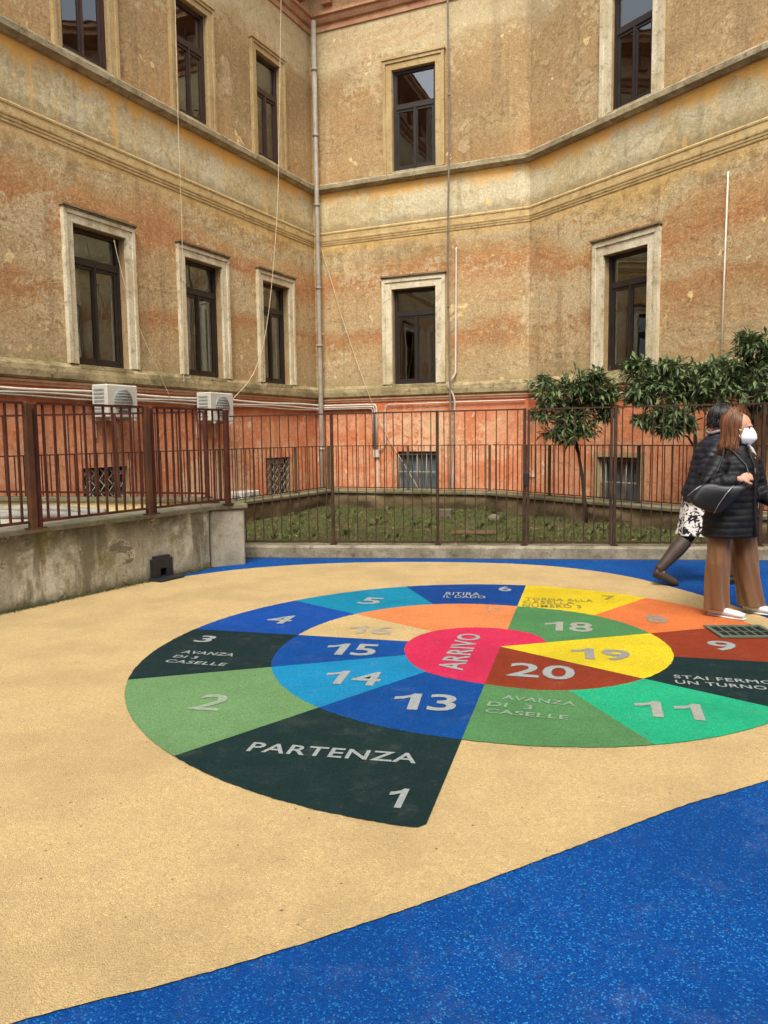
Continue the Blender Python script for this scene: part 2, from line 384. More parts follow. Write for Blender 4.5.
def old_wall():
    t = NT('stained_old_render'); a = t.noise(1.6, 7, .65, None, .6); g = t.noise(40, 4, .7); b = t.noise(6, 7, .7)
    c = t.mix(t.mr(a, .40, .60), lin(204, 196, 174), lin(160, 152, 130))
    zz = t.math('ADD', t.z(), t.math('MULTIPLY', b, .22))
    c = t.mix(t.math('MULTIPLY', t.mr(zz, .42, .76, 0, .8), t.mr(a, .36, .56)), c, lin(88, 82, 60))
    s = t.noise(3.2, 5, .65, t.map((1.3, 1.3, .25), (2, 5, 0)))
    c = t.mix(t.mr(s, .50, .64, 0, .75), c, lin(94, 86, 58))
    m = t.noise(2.1, 6, .7, t.map((1, 1, .8), (9, 1, 4)))
    c = t.mix(t.mr(m, .52, .64, 0, .7), c, lin(112, 104, 50))
    ho = t.noise(2.7, 5, .62, t.map((1, 1, 1.6), (1, 13, 6)), .5)
    c = t.mix(t.mr(ho, .630, .645, 0, .85), c, lin(112, 106, 92))
    c = t.mix(t.math('MULTIPLY', t.mr(ho, .60, .628), t.mr(ho, .645, .632)), c, lin(205, 192, 158))
    c = t.mix(t.mr(zz, .22, .10, 0, .75), c, lin(84, 80, 44))
    c = t.mix(t.mr(b, .55, .72, 0, .35), c, lin(90, 84, 64))
    c = t.mix(t.mr(g, .3, .65, .3, 0), c, (.04, .035, .025, 1))
    t.bump(t.math('ADD', t.math('ADD', g, t.math('MULTIPLY', b, 2)), t.math('MULTIPLY', t.mr(ho, .64, .62), 3)), .008)
    return t.fin(c, .92, .15)
M['oldwall'] = old_wall()
M['coping'] = stone('dark_mossy_coping', lin(140, 134, 112), lin(112, 106, 86), .5, .5, .006)
M['lowwall'] = stone('garden_low_wall', lin(140, 120, 88), lin(108, 92, 66), .4, .7, .014)
M['lowcap'] = stone('mossy_low_wall_cap', lin(134, 128, 100), lin(110, 104, 78), .75, .5, .008)
M['yellow'] = stone('yellow_render', lin(216, 196, 138), lin(198, 176, 120), 0, .3, .004)
M['terrace'] = stone('terrace_concrete', lin(180, 172, 154), lin(160, 150, 130), .2, .4, .004)
M['soil'] = stone('damp_soil', lin(92, 78, 52), lin(70, 62, 36), .6, .5, .02)
M['ground'] = stone('dusty_ground', lin(120, 108, 90), lin(100, 92, 76), 0, .4, .01)
def leafmat(name, a, b, c, rough=.5, trans=.12):
    t = NT(name); r = t.geo.outputs['Random Per Island']
    cc = t.ramp(r, [(0, a), (.55, b), (.93, b), (1, c)])
    t.b.inputs['Transmission Weight'].default_value = 0
    m = t.fin(cc, rough, .35)
    tl = t.n.new('ShaderNodeBsdfTranslucent'); t.link(cc, tl.inputs['Color'])
    mx = t.n.new('ShaderNodeMixShader'); mx.inputs[0].default_value = trans
    t.link(t.b.outputs[0], mx.inputs[1]); t.link(tl.outputs[0], mx.inputs[2]); t.link(mx.outputs[0], t.out.inputs[0])
    return m
M['leaf'] = leafmat('tree_leaf', (.034, .064, .024, 1), (.125, .170, .062, 1), (.22, .24, .09, 1), .5)
M['grass'] = leafmat('grass_blade', (.055, .068, .018, 1), (.108, .122, .034, 1), (.20, .16, .07, 1), .8)
M['deadleaf'] = leafmat('dead_leaf', (.09, .05, .022, 1), (.20, .13, .06, 1), (.32, .24, .12, 1), .8, .05)
M['moss'] = leafmat('moss_tuft', (.05, .055, .015, 1), (.10, .10, .03, 1), (.16, .14, .06, 1), .8)
M['bark'] = stone('dark_bark', lin(70, 56, 44), lin(52, 42, 34), .2, .5, .006, zs=.3)
M['blackplastic'] = simple('black_plastic', lin(34, 34, 36), .5, .35, var=.2)
M['blackhole'] = simple('black_recess', (.004, .004, .004, 1), .9, .05)
M['grating'] = simple('green_grey_steel', lin(92, 104, 88), .5, .4, metal=.2, var=.2)
M['pit'] = simple('drain_pit', (.012, .016, .014, 1), .9, .1)
M['brick'] = stone('garden_brick', lin(126, 116, 98), lin(98, 90, 74), 0, .4)
M['board'] = stone('rotten_reddish_board', lin(112, 84, 62), lin(92, 74, 54), .3, .6)
# rubber surfaces
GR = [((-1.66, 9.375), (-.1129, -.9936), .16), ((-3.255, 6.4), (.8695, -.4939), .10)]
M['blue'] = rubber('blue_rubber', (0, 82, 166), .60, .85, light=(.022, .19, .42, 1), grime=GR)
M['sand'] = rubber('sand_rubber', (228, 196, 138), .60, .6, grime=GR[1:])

# ------------------------------------------------------------------ camera and light
cam_d = bpy.data.cameras.new('camera'); cam = bpy.data.objects.new('camera', cam_d); col.objects.link(cam)
p, r = math.radians(5.57), math.radians(-.70)
fw = V((0, math.cos(p), -math.sin(p))); up0 = V((0, math.sin(p), math.cos(p))); rt0 = V((1, 0, 0))
rt = rt0*math.cos(r)+up0*math.sin(r); up = up0*math.cos(r)-rt0*math.sin(r)
mw = Matrix((rt, up, -fw)).transposed().to_4x4(); mw.translation = (0, 0, 1.45)
cam.matrix_world = mw
cam_d.sensor_fit = 'VERTICAL'; cam_d.sensor_height = 24; cam_d.sensor_width = 18; cam_d.lens = 771.2/1024*24
cam_d.clip_end = 500; cam_d.clip_start = .05
scene.camera = cam
w = bpy.data.worlds.new('World'); scene.world = w; w.use_nodes = True
wn = w.node_tree.nodes; wl = w.node_tree.links
sky = wn.new('ShaderNodeTexSky'); sky.sky_type = 'NISHITA'; sky.sun_disc = False
SE, SR = math.radians(54), math.radians(187)
sky.sun_elevation = SE; sky.sun_rotation = SR; sky.air_density = 1; sky.dust_density = 4; sky.ozone_density = 1
hs = wn.new('ShaderNodeHueSaturation'); hs.inputs['Saturation'].default_value = .28
wl.new(sky.outputs[0], hs.inputs['Color']); wl.new(hs.outputs[0], wn['Background'].inputs[0])
wn['Background'].inputs[1].default_value = .15
sd = bpy.data.lights.new('sun', 'SUN'); sd.energy = 1.2; sd.angle = math.radians(20); sd.color = (1, .97, .92)
so = bpy.data.objects.new('sun', sd); col.objects.link(so)
sdir = V((math.sin(SR)*math.cos(SE), math.cos(SR)*math.cos(SE), math.sin(SE)))   # towards the sun
so.rotation_euler = sdir.to_track_quat('Z', 'Y').to_euler(); so.location = (0, -6, 14)
scene.view_settings.view_transform = 'Standard'; scene.view_settings.look = 'None'
scene.view_settings.exposure = 1.08; scene.view_settings.gamma = 1

# ------------------------------------------------------------------ building
K = V((-1.43, 17.0)); aL, aC, aR = (math.radians(x) for x in (63.68, -23.6, -57.94))
dL = V((-math.cos(aL), -math.sin(aL))); dC = V((math.cos(aC), math.sin(aC))); dR = V((math.cos(aR), math.sin(aR)))
nL = V((-dL.y, dL.x))
if nL.y > 0 or nL.x < 0: nL = -nL
nC = V((dC.y, -dC.x)); nR = V((dR.y, -dR.x))
KB = K+dC*4.66
LEN_L, LEN_R = 14.5, 13.0
WALLS = {'L': (K, dL, nL), 'C': (K, dC, nC), 'R': (KB, dR, nR)}
def W(wl_, u, z, out=0.):
    A, d, n = WALLS[wl_]; q = A+d*u+n*out; return V((q.x, q.y, z))
ZB, ZT = -1.0, 11.0
ZONES = [(ZB, 2.30, 0), (2.30, 5.56, 1), (5.56, 6.62, 2), (6.62, 9.86, 3), (9.86, ZT, 4)]
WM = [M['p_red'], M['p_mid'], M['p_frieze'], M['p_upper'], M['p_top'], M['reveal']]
bld = empty('school_building', (K.x, K.y, 0))
tag(bld, 'weathered ochre and brick red three storey school building round the courtyard corner', 'building')
binv = V((K.x, K.y, 0))
def bpart(mb, name, mats, parent=bld):
    o = mb.build(name, mats, parent)
    if parent == bld: o.data.transform(Matrix.Translation(-binv))
    return o
def wpart(mb, name, mats, win):  # sub-part of a window part (window origin = building origin)
    o = mb.build(name, mats, win); o.data.transform(Matrix.Translation(-binv)); return o

# windows: wall, u-centre, width, z0, z1, style, transom, curtain
WIN = [
 ('L', 6.05, 1.00, 2.52, 4.48, 'cream', 4.02, 'edge'), ('L', 3.73, .98, 2.52, 4.48, 'cream', 3.98, 'both'), ('L', 1.53, .92, 2.52, 4.48, 'cream', 3.98, 'both'),
 ('L', 8.80, 1.00, 2.52, 4.48, 'cream', 4.02, 'none'),
 ('L', 6.13, .88, 6.78, 8.76, 'tan', 8.28, 'none'), ('L', 3.83, .80, 6.78, 8.62, 'tan', 8.00, 'none'), ('L', 1.62, .80, 6.78, 8.68, 'tan', 8.05, 'none'),
 ('L', 8.80, .86, 6.78, 8.72, 'tan', 8.2, 'none'),
 ('C', 2.285, .95, 2.52, 4.46, 'cream', 3.98, 'right'), ('C', 2.32, .92, 6.78, 8.74, 'tan', 8.05, 'right'),
 ('R', 2.33, .92, 2.52, 4.48, 'cream', 3.98, 'edge'), ('R', 2.375, .84, 6.78, 8.72, 'white', 8.05, 'none')]
BAS = [('L', 6.12, .88, .12, 1.05, 'lattice'), ('L', 1.55, .90, .20, 1.06, 'lattice'), ('C', 2.305, .88, .29, 1.14, 'bars'), ('R', 2.25, .94, .18, 1.05, 'bars')]
RDF = lambda z0: .12 if z0 > 6 else .18
for wk in 'LCR':
    L = {'L': LEN_L, 'C': 4.66, 'R': LEN_R}[wk]
    ops = [(u-w_/2, u+w_/2, z0, z1) for (k, u, w_, z0, z1, *_) in WIN+BAS if k == wk]
    us = sorted({0, L, *[o[0] for o in ops], *[o[1] for o in ops]}); zs = sorted({z[0] for z in ZONES} | {ZT} | {o[2] for o in ops} | {o[3] for o in ops})
    mb = MB(); flip = wk == 'L'
    for i in range(len(us)-1):
        for j in range(len(zs)-1):
            uc, zc = (us[i]+us[i+1])/2, (zs[j]+zs[j+1])/2
            if any(o[0] < uc < o[1] and o[2] < zc < o[3] for o in ops): continue
            mi = next(m for (a, b, m) in ZONES if a <= zc < b)
            q = [W(wk, us[i], zs[j]), W(wk, us[i+1], zs[j]), W(wk, us[i+1], zs[j+1]), W(wk, us[i], zs[j+1])]
            mb.quad(*(q[::-1] if flip else q), mi)
    for (a, b, z0, z1) in ops:
        RD = RDF(z0)
        for (u1, z_1, u2, z_2) in ((a, z0, b, z0), (b, z0, b, z1), (b, z1, a, z1), (a, z1, a, z0)):
            mb.quad(W(wk, u1, z_1), W(wk, u2, z_2), W(wk, u2, z_2, -RD), W(wk, u1, z_1, -RD), 5)
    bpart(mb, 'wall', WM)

def wbox(mb, wk, u0, u1, z0, z1, o0, o1, mi=0):
    A, d, n = WALLS[wk]; c = W(wk, (u0+u1)/2, (z0+z1)/2, (o0+o1)/2)
    mb.obox(c, V((d.x, d.y, 0))*((u1-u0)/2), V((n.x, n.y, 0))*((o1-o0)/2), (0, 0, (z1-z0)/2), mi)
for i, (wk, uc, w_, z0, z1, st, zt, cur) in enumerate(WIN):
    a, b = uc-w_/2, uc+w_/2; f = MB(); T = .062; RD = RDF(z0)
    jm = M['joinery_red'] if (wk == 'L' and z0 > 6) else M['joinery']
    wbox(f, wk, a, a+T, z0, z1, -RD+.0, -RD+.07); wbox(f, wk, b-T, b, z0, z1, -RD+.0, -RD+.07)
    wbox(f, wk, a+T, b-T, z1-T, z1, -RD+.0, -RD+.068); wbox(f, wk, a+T, b-T, z0, z0+T*1.1, -RD+.0, -RD+.068)
    wbox(f, wk, a+T, b-T, zt-.05, zt+.05, -RD+.0, -RD+.075)
    # two casements with meeting stile
    for (q0, q1) in ((a+T, uc), (uc, b-T)):
        e = .042
        wbox(f, wk, q0+.003, q0+e, z0+T*1.1+.002, zt-.052, -RD+.012, -RD+.058); wbox(f, wk, q1-e, q1-.003, z0+T*1.1+.002, zt-.052, -RD+.012, -RD+.058)
        wbox(f, wk, q0+e, q1-e, z0+T*1.1+.002, z0+T*1.1+.06, -RD+.014, -RD+.056); wbox(f, wk, q0+e, q1-e, zt-.10, zt-.054, -RD+.014, -RD+.056)
    wbox(f, wk, uc-.02, uc+.02, z0+T*1.1+.004, zt-.054, -RD+.05, -RD+.078)
    win = bpart(f, 'window', jm)
    g = MB()
    for (q0, q1, y0, y1) in ((a+T, b-T, zt+.05, z1-T), (a+T+.04, uc-.04, z0+.12, zt-.10), (uc+.04, b-T-.04, z0+.12, zt-.10)):
        qq = [W(wk, q0-.01, y0-.01, -RD+.035), W(wk, q1+.01, y0-.01, -RD+.035), W(wk, q1+.01, y1+.01, -RD+.035), W(wk, q0-.01, y1+.01, -RD+.035)]
        g.quad(*(qq[::-1] if wk == 'L' else qq))
    wpart(g, 'pane', M['glass'], win)
    # dim room behind
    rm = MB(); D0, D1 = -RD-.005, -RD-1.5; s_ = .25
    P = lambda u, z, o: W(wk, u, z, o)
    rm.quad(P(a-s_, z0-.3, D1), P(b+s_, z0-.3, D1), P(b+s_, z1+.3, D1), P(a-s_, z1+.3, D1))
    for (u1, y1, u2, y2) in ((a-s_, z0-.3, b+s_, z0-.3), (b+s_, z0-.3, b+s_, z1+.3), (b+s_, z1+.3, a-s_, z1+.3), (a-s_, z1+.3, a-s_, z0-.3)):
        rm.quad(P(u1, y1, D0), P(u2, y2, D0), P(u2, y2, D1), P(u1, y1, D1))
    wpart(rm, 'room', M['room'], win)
    if cur != 'none':
        cu = MB(); rr = random.Random(i)
        sp = {'edge': [(b-.30, b-.06, 0)] if wk == 'L' else [(a+.06, a+.3, 0)], 'both': [(a+.05, uc-.02, 0), (uc+.02, b-.05, 0)], 'right': [(b-.26, b-.04, .62)]}[cur]
        for (c0, c1, top) in sp:
            zt2 = zt-.1 if not top else z0+(z1-z0)*top; n = 14; prev = None
            for k in range(n+1):
                u = c0+(c1-c0)*k/n; o = -RD-.045+.02*math.sin(k*1.9+rr.random())
                cur_ = (W(wk, u, z0+.02, o), W(wk, u, zt2, o))
                if prev: cu.quad(prev[0], cur_[0], cur_[1], prev[1])
                prev = cur_
        wpart(cu, 'curtain', M['curtain'], win)
    # stone surround
    s = MB(); sm = {'cream': M['surround'], 'white': M['surround'], 'tan': M['surround_tan']}[st]
    ow = {'L': .17, 'C': .21, 'R': .23}[wk]-(.02 if z0 > 6 else 0); zb = 2.535 if z0 < 5 else 6.765
    ua, ub = a-.004, b+.004
    for (o, t0, t1, h) in ((0, 0, ow*.66, .045), (0, ow*.66, ow, .068)):
        wbox(s, wk, ua-t1, ua-t0, zb, z1+t0+.004, -.02, h); wbox(s, wk, ub+t0, ub+t1, zb, z1+t0+.004, -.02, h)
        wbox(s, wk, ua-t1, ub+t1, z1+t0+.004, z1+t1+.004, -.02, h+.001)
    if st == 'cream':
        cp_ = MB(); wbox(cp_, wk, ua-ow-.02, ub+ow+.02, z1+ow+.030, z1+ow+.062, -.02, .105); wbox(cp_, wk, ua-ow-.006, ub+ow+.006, z1+ow+.005, z1+ow+.029, -.02, .085); wpart(cp_, 'window_cap', M['cap'], win)
    else:
        wbox(s, wk, ua-ow-.02, ub+ow+.02, z1+ow+.006, z1+ow+.04, -.02, .09)
    wpart(s, 'surround', sm, win)
    sl = MB(); wbox(sl, wk, a-.002, b+.002, z0-.05, z0+.004, -RD+.01, .074); wpart(sl, 'sill', M['sill_course' if z0 < 5 else 'cornice'], win)

for i, (wk, uc, w_, z0, z1, st) in enumerate(BAS):
    a, b = uc-w_/2, uc+w_/2; f = MB(); T = .05; RD = RDF(z0)
    for (q0, q1, y0, y1) in ((a, a+T, z0, z1), (b-T, b, z0, z1), (a+T, b-T, z1-T, z1), (a+T, b-T, z0, z0+T), (uc-.025, uc+.025, z0+T, z1-T)):
        wbox(f, wk, q0, q1, y0, y1, -RD, -RD+.05)
    win = bpart(f, 'window', M['zinc_dark'] if st == 'bars' else M['joinery']); tag(win, None)
    win['label'] = 'small barred basement window'
    g = MB(); qq = [W(wk, a, z0, -RD+.02), W(wk, b, z0, -RD+.02), W(wk, b, z1, -RD+.02), W(wk, a, z1, -RD+.02)]; g.quad(*(qq[::-1] if wk == 'L' else qq)); wpart(g, 'pane' if st == 'lattice' else 'shutter', M['glass' if st == 'lattice' else 'shutter'], win)
    rm = MB(); D0, D1 = -RD-.005, -RD-1.
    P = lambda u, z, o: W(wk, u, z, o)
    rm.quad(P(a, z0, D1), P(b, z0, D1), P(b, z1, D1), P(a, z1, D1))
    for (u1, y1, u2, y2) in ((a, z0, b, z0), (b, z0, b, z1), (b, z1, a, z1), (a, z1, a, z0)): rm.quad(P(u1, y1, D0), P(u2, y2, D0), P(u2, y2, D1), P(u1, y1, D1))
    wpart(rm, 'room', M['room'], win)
    gr = MB()
    if st == 'bars':
        n = 8
        for k in range(n+1): gr.tube([W(wk, a+.02+(w_-.04)*k/n, z0, -.06), W(wk, a+.02+(w_-.04)*k/n, z1, -.06)], .009, 6)
        for zz_ in (z0+.06, (z0+z1)/2, z1-.06): wbox(gr, wk, a, b, zz_-.012, zz_+.012, -.075, -.068)
    else:
        n = 5; cw = w_/n; ch = (z1-z0)/5
        for k in range(n+1): wbox(gr, wk, a+cw*k-.008, a+cw*k+.008, z0, z1, -.07, -.058)
        for k in range(n):
            for j in range(5):
                u, z = a+cw*k, z0+ch*j
                for (e0, e1) in (((u, z), (u+cw, z+ch)), ((u+cw, z), (u, z+ch))):
                    gr.tube([W(wk, e0[0], e0[1], -.045), W(wk, e1[0], e1[1], -.045)], .007, 5)
    wpart(gr, 'grate', M['grate'], win)
    if wk != 'R': continue
    s = MB()
    for (q0, q1, y0, y1) in ((a-.09, a-.003, z0-.02, z1+.09), (b+.003, b+.09, z0-.02, z1+.09), (a-.003, b+.003, z1+.003, z1+.088)): wbox(s, wk, q0, q1, y0, y1, -.01, .02)
    wpart(s, 'surround', M['reveal'], win)

# horizontal mouldings following the three walls
PL = K+dL*LEN_L; PR = KB+dR*LEN_R
path = [(PL.x, PL.y), (K.x, K.y), (KB.x, KB.y), (PR.x, PR.y)]
def course(name, prof, mat):
    mb = MB(); mb.sweep(path, prof, 0, 1); return bpart(mb, name, mat)
course('base_moulding', [(-.01, 2.19), (.025, 2.19), (.03, 2.225), (.045, 2.235), (.045, 2.268), (-.01, 2.268)], M['red_mould'])
course('sill_course', [(-.01, 2.272), (.03, 2.272), (.05, 2.285), (.075, 2.31), (.08, 2.40), (.07, 2.47), (.045, 2.50), (.02, 2.53), (-.01, 2.535)], M['sill_course'])
course('string_moulding', [(-.01, 5.50), (.012, 5.50), (.016, 5.525), (.008, 5.53), (.008, 5.54), (.020, 5.545), (.024, 5.570), (.014, 5.575), (.014, 5.585), (.026, 5.59), (.030, 5.615), (.020, 5.62), (.020, 5.72), (.030, 5.73), (.034, 5.755), (.01, 5.78), (-.01, 5.785)], M['mould'])
course('cornice', [(-.01, 6.58), (.05, 6.585), (.08, 6.61), (.14, 6.625), (.15, 6.70), (.14, 6.725), (.02, 6.765), (-.01, 6.765)], M['cornice'])
course('eaves_moulding', [(-.01, 9.80), (.03, 9.81), (.035, 9.86), (.02, 9.87), (.02, 9.93), (.07, 9.95), (.10, 10.0), (.11, 10.05), (.16, 10.07), (.16, 10.12), (.02, 10.16), (-.01, 10.16)], M['red_mould'])
course('eaves', [(-.01, 10.62), (.1, 10.64), (.2, 10.70), (.50, 10.75), (.50, 10.84), (.56, 10.89), (.56, 10.97), (-.01, 10.99)], M['red_mould'])
for wk, L in (('L', LEN_L), ('C', 4.66), ('R', LEN_R)):
    u = .45
    while u < L-.3:
        mb = MB(); wbox(mb, wk, u-.08, u+.08, 10.36, 10.62, -.01, .10); wbox(mb, wk, u-.10, u+.10, 10.29, 10.358, -.01, .13)
        bpart(mb, 'bracket', M['red_mould']); u += .95
rf = MB(); rf.sweep(path, [(.58, 10.98), (.58, 11.01), (-4, 11.9)], 0, 1, caps=False); bpart(rf, 'roof', stone('terracotta_roof', lin(160, 96, 70), lin(140, 84, 62), 0, .4))

# pipes fixed to the wall
def wpath(wk, pts, out=.05): return [W(wk, u, z, o if (o := (q[0] if q else None)) is not None else out) for (u, z, *q) in pts]
def pipe(name, pts, r, mat, rings=(), seg=10):
    mb = MB(); mb.tube(pts, r, seg)
    for p_ in rings: mb.tube([p_-V((0, 0, .025)), p_+V((0, 0, .025))], r*1.28, seg)
    return bpart(mb, name, mat)
cp = K+nL*.205+nC*.205
pipe('drainpipe', [V((cp.x, cp.y, z)) for z in (9.95, 6, 2, -.95)], .050, M['zinc'], [V((cp.x, cp.y, z)) for z in (9.0, 7.7, 6.3, 4.6, 3.4, 1.2)])
pipe('downpipe', [W('C', 3.10+.02*math.sin(z), z, .185) for z in (10.9, 9.5, 8, 7, 6, 5, 4, 3, 2, 1, -.9)], .019, M['zinc_dark'], [W('C', 3.10+.02*math.sin(z), z, .185) for z in (8, 4)])
pipe('conduit', [W('C', u, z, o) for u, z, o in ((3.22, 5.15, .02), (3.21, 5.14, .05), (3.21, 5.08, .05), (3.19, 2.72, .05), (3.16, 2.64, .09), (3.06, 2.52, .11), (3.05, 2.44, .11), (3.15, 2.28, .11), (3.17, 2.15, .06), (3.16, 1.2, .05), (3.12, .7, .05), (3.09, -.3, .05))], .020, M['pvc'])
pipe('pole', [W('R', 4.20, 5.2, .05), W('R', 4.17, 2.0, .05)], .013, M['pvc'])
for (dz, r_) in ((.0, .022), (-.055, .018), (-.10, .016)):   # bundle along the left wing
    pts = [W('L', u, 2.14+dz+.012*math.sin(u*2.3+dz*40), .06+.0*u) for u in np.linspace(14, .14, 40)]
    pts += [W('C', u, 2.13+dz*.8, .065) for u in (.25, .6, 1.0, 1.25)]
    e = 1.36+.05*(-dz/.05)*-.9+.08
    pts += [W('C', e-.02, 2.12+dz*.8, .065), W('C', e, 2.06+dz*.5, .06), W('C', e, 1.2, .055)]
    pipe('conduit', pts, r_, M['pvc'] if dz > -.08 else M['zinc'], seg=8)
pipe('conduit', [W('C', u, z, .05) for u, z in ((4.6, 2.13), (3.3, 2.13), (2.4, 2.12), (1.72, 2.12), (1.66, 2.10), (1.64, 2.02), (1.64, 1.32), (1.58, 1.22), (1.45, 1.15))], .013, M['pvc'], seg=8)
pipe('conduit', [W('R', u, 2.14, .05) for u in np.linspace(.05, 8, 10)], .013, M['pvc'], seg=8)
jb = MB(); wbox(jb, 'C', 1.36, 1.48, 1.02, 1.18, 0, .07); wbox(jb, 'C', 1.41, 1.45, .3, 1.02, 0, .025); bpart(jb, 'junction_box', M['pvc'])

# loose cables hanging on the facade
def cable(pts, label, r_=.006):
    mb = MB(); P = [V(q) for q in pts]; out = []
    for i in range(len(P)-1):     # Catmull-Rom
        a, b, c, d = P[max(i-1, 0)], P[i], P[i+1], P[min(i+2, len(P)-1)]
        for k in range(8):
            t = k/8; out.append(.5*((2*b)+(c-a)*t+(2*a-5*b+4*c-d)*t*t+(3*b-a-3*c+d)*t**3))
    out.append(P[-1]); mb.tube(out, r_, 6)
    o = mb.build('hanging_cable', M['rope']); origin_to(o, P[-1]); tag(o, label, 'cable', 'loose cables on the facade'); return o
def px(wk, x, y, out=.15):   # measured picture point -> point that far in front of a wall
    dd = fw+rt*((x-384)/771.2)+up*((512-y)/771.2); A, d, n = WALLS[wk]
    A3 = V((A.x+n.x*out, A.y+n.y*out, 0)); n3 = V((n.x, n.y, 0)); c0 = V((0, 0, 1.45))
    return c0+dd*((A3-c0).dot(n3)/dd.dot(n3))
cable([px('L', *q) for q in ((282, -20, .25), (281, 0, .25), (279, 130, .25), (277, 215, .22), (268, 317, .12), (255, 370, .13), (233, 399, .10))], 'long pale cable hanging beside the inner corner and crossing the third lower window', .0060)
cable([px('L', *q) for q in ((174, -20, .22), (175, 0, .22), (178, 117, .22), (182, 233, .15), (183, 330, .13), (184, 384, .12))], 'thin straight cable dropping vertically past the middle windows of left wing', .0045)
cable([px('L', *q) for q in ((114, 240, .13), (118, 258, .13), (127, 292, .13), (137, 322, .13), (152, 357, .13), (170, 397, .13))], 'short pale cable slanting down from the leftmost lower window to the wall base', .0055)
cable([px('C', *q) for q in ((321, 247, .1), (331, 280, .07), (346, 330, .07), (371, 400, .12), (388, 437, .06), (398, 454, .06), (420, 491, .06))], 'long cable slanting from the corner drainpipe down to the barred basement window', .0055)

# air conditioners
def ac_unit(wk, u0, u1, z0, z1, label, out=.38):
    A, d, n = WALLS[wk]; c = W(wk, (u0+u1)/2, z0, 0); t = empty('air_conditioner', c); tag(t, label, 'air conditioner', 'outdoor air conditioner units')
    d3 = V((d.x, d.y, 0)); n3 = V((n.x, n.y, 0)); w2, h2 = (u1-u0)/2, (z1-z0)/2; o0 = .08
    mb = MB(); mb.rbox(n3*(o0+out)/2+V((0, 0, h2)), d3*w2, n3*(out-o0)/2, (0, 0, h2), .018)
    for k in range(7):   # side louvres
        zc = .08+k*(2*h2-.16)/6
        for s_ in (-1, 1): mb.obox(n3*((o0+out)/2)+d3*s_*(w2+.002)+V((0, 0, zc)), d3*.004, n3*(out-o0)*.32, (0, 0, .014), 1)
    mb.build('casing', [M['ac'], M['ac_dark']], t)
    fr = MB(); fc = n3*(out+.004)-d3*(w2*.02)+V((0, 0, h2)); R_ = min(h2*.82, w2*.6)
    fr.tube([fc-n3*.03, fc+n3*.001], R_, 28, 1)
    for q in (.28, .5, .72, .93):
        pts = [fc+n3*.008+d3*math.cos(a)*R_*q+V((0, 0, math.sin(a)*R_*q)) for a in np.linspace(0, 2*PI, 29)]; fr.tube(pts, .003, 5, 1, caps=False)
    for q in np.linspace(-.9, .9, 9):
        e = d3*R_*math.sqrt(1-q*q)*1.04; z_ = V((0, 0, R_*q)); fr.tube([fc+n3*.010-e+z_, fc+n3*.010+e+z_], .0035, 5, 0)
    fr.build('fan_grille', [M['ac'], M['ac_dark']], t)
    for s_ in (-1, 1):
        b = MB(); q = d3*s_*w2*.7
        b.obox(q+n3*out/2+V((0, 0, -.02)), d3*.02, n3*(out/2+.02), (0, 0, .017)); b.obox(q+n3*.015+V((0, 0, -.16)), d3*.02, n3*.015, (0, 0, .12))
        b.build('bracket', M['ac'], t)
    return t
ac_unit('L', 5.79, 6.40, 1.77, 2.25, 'cream air conditioner on the red wall nearest the left edge, below the leftmost lower window')
ac_unit('L', 3.47, 4.11, 1.75, 2.24, 'cream air conditioner on the red wall between second and third lower windows')
ac_unit('L', 2.76, 3.28, .08, .49, 'low white air conditioner near the ground behind the garden railing, left of lattice window')

# building that closes the courtyard behind the viewer (seen mirrored in the window panes)
ob = empty('courtyard_building', (0, -10, 0)); tag(ob, 'plain ochre building closing the courtyard opposite the corner', 'building')
mb = MB(); mb.box(-15, 15, -3, 0, 0, 10.5); mb.build('wall', M['p_upper'], ob)
mb = MB(); mb.box(-15.3, 15.3, -3, .35, 10.5, 10.9); mb.build('eaves', M['red_mould'], ob)
mb = MB(); mb.box(-15.01, 15.01, 0, .12, 6.3, 6.5); mb.build('cornice', M['cornice'], ob)
for zc in (3.4, 7.9):
    for k in range(-6, 7):
        mb = MB(); mb.box(k*2.3-.65, k*2.3+.65, 0, .06, zc-1.25, zc+1.25); o = mb.build('window', M['surround_tan'], ob)
        mb = MB(); mb.box(k*2.3-.42, k*2.3+.42, .061, .065, zc-1.05, zc+1.05); mb.build('pane', M['blackplastic'], o)

# ------------------------------------------------------------------ ground
g = MB(); g.box(-150, 150, -150, 150, -1.3, -1.0); tag(g.build('ground', M['ground']), kind='structure')
lw0, dw = V((-3.255, 6.4)), V((math.cos(math.radians(60.4)), math.sin(math.radians(60.4))))   # foot of the left wall
kA, kB = V((-1.66, 9.375)), V((4.37, 8.69)); dk = (kB-kA).normalized(); nk = V((-dk.y, dk.x))
far = kA+dk*13
wl_far = lw0-dw*8.5; wl_end = lw0+dw*2.62
pav = MB(); out = [(far.x, far.y), (kA.x-.3, kA.y+.03), (wl_end.x-.1, wl_end.y), (wl_far.x-.1, wl_far.y), (-14, -2), (-14, -10), (14, -10), (14, 7.6)]
pav.add([(x, y, 0) for x, y in out]+[(x, y, -1) for x, y in out], [tuple(range(8))[::-1] if False else tuple(range(7, -1, -1))]+[(i, (i+1) % 8, 8+(i+1) % 8, 8+i) for i in range(8)])
o = pav.build('rubber_pavement', M['blue']); tag(o, kind='structure')
for f_ in o.data.polygons[:1]:
    if f_.normal.z < 0: o.data.flip_normals()

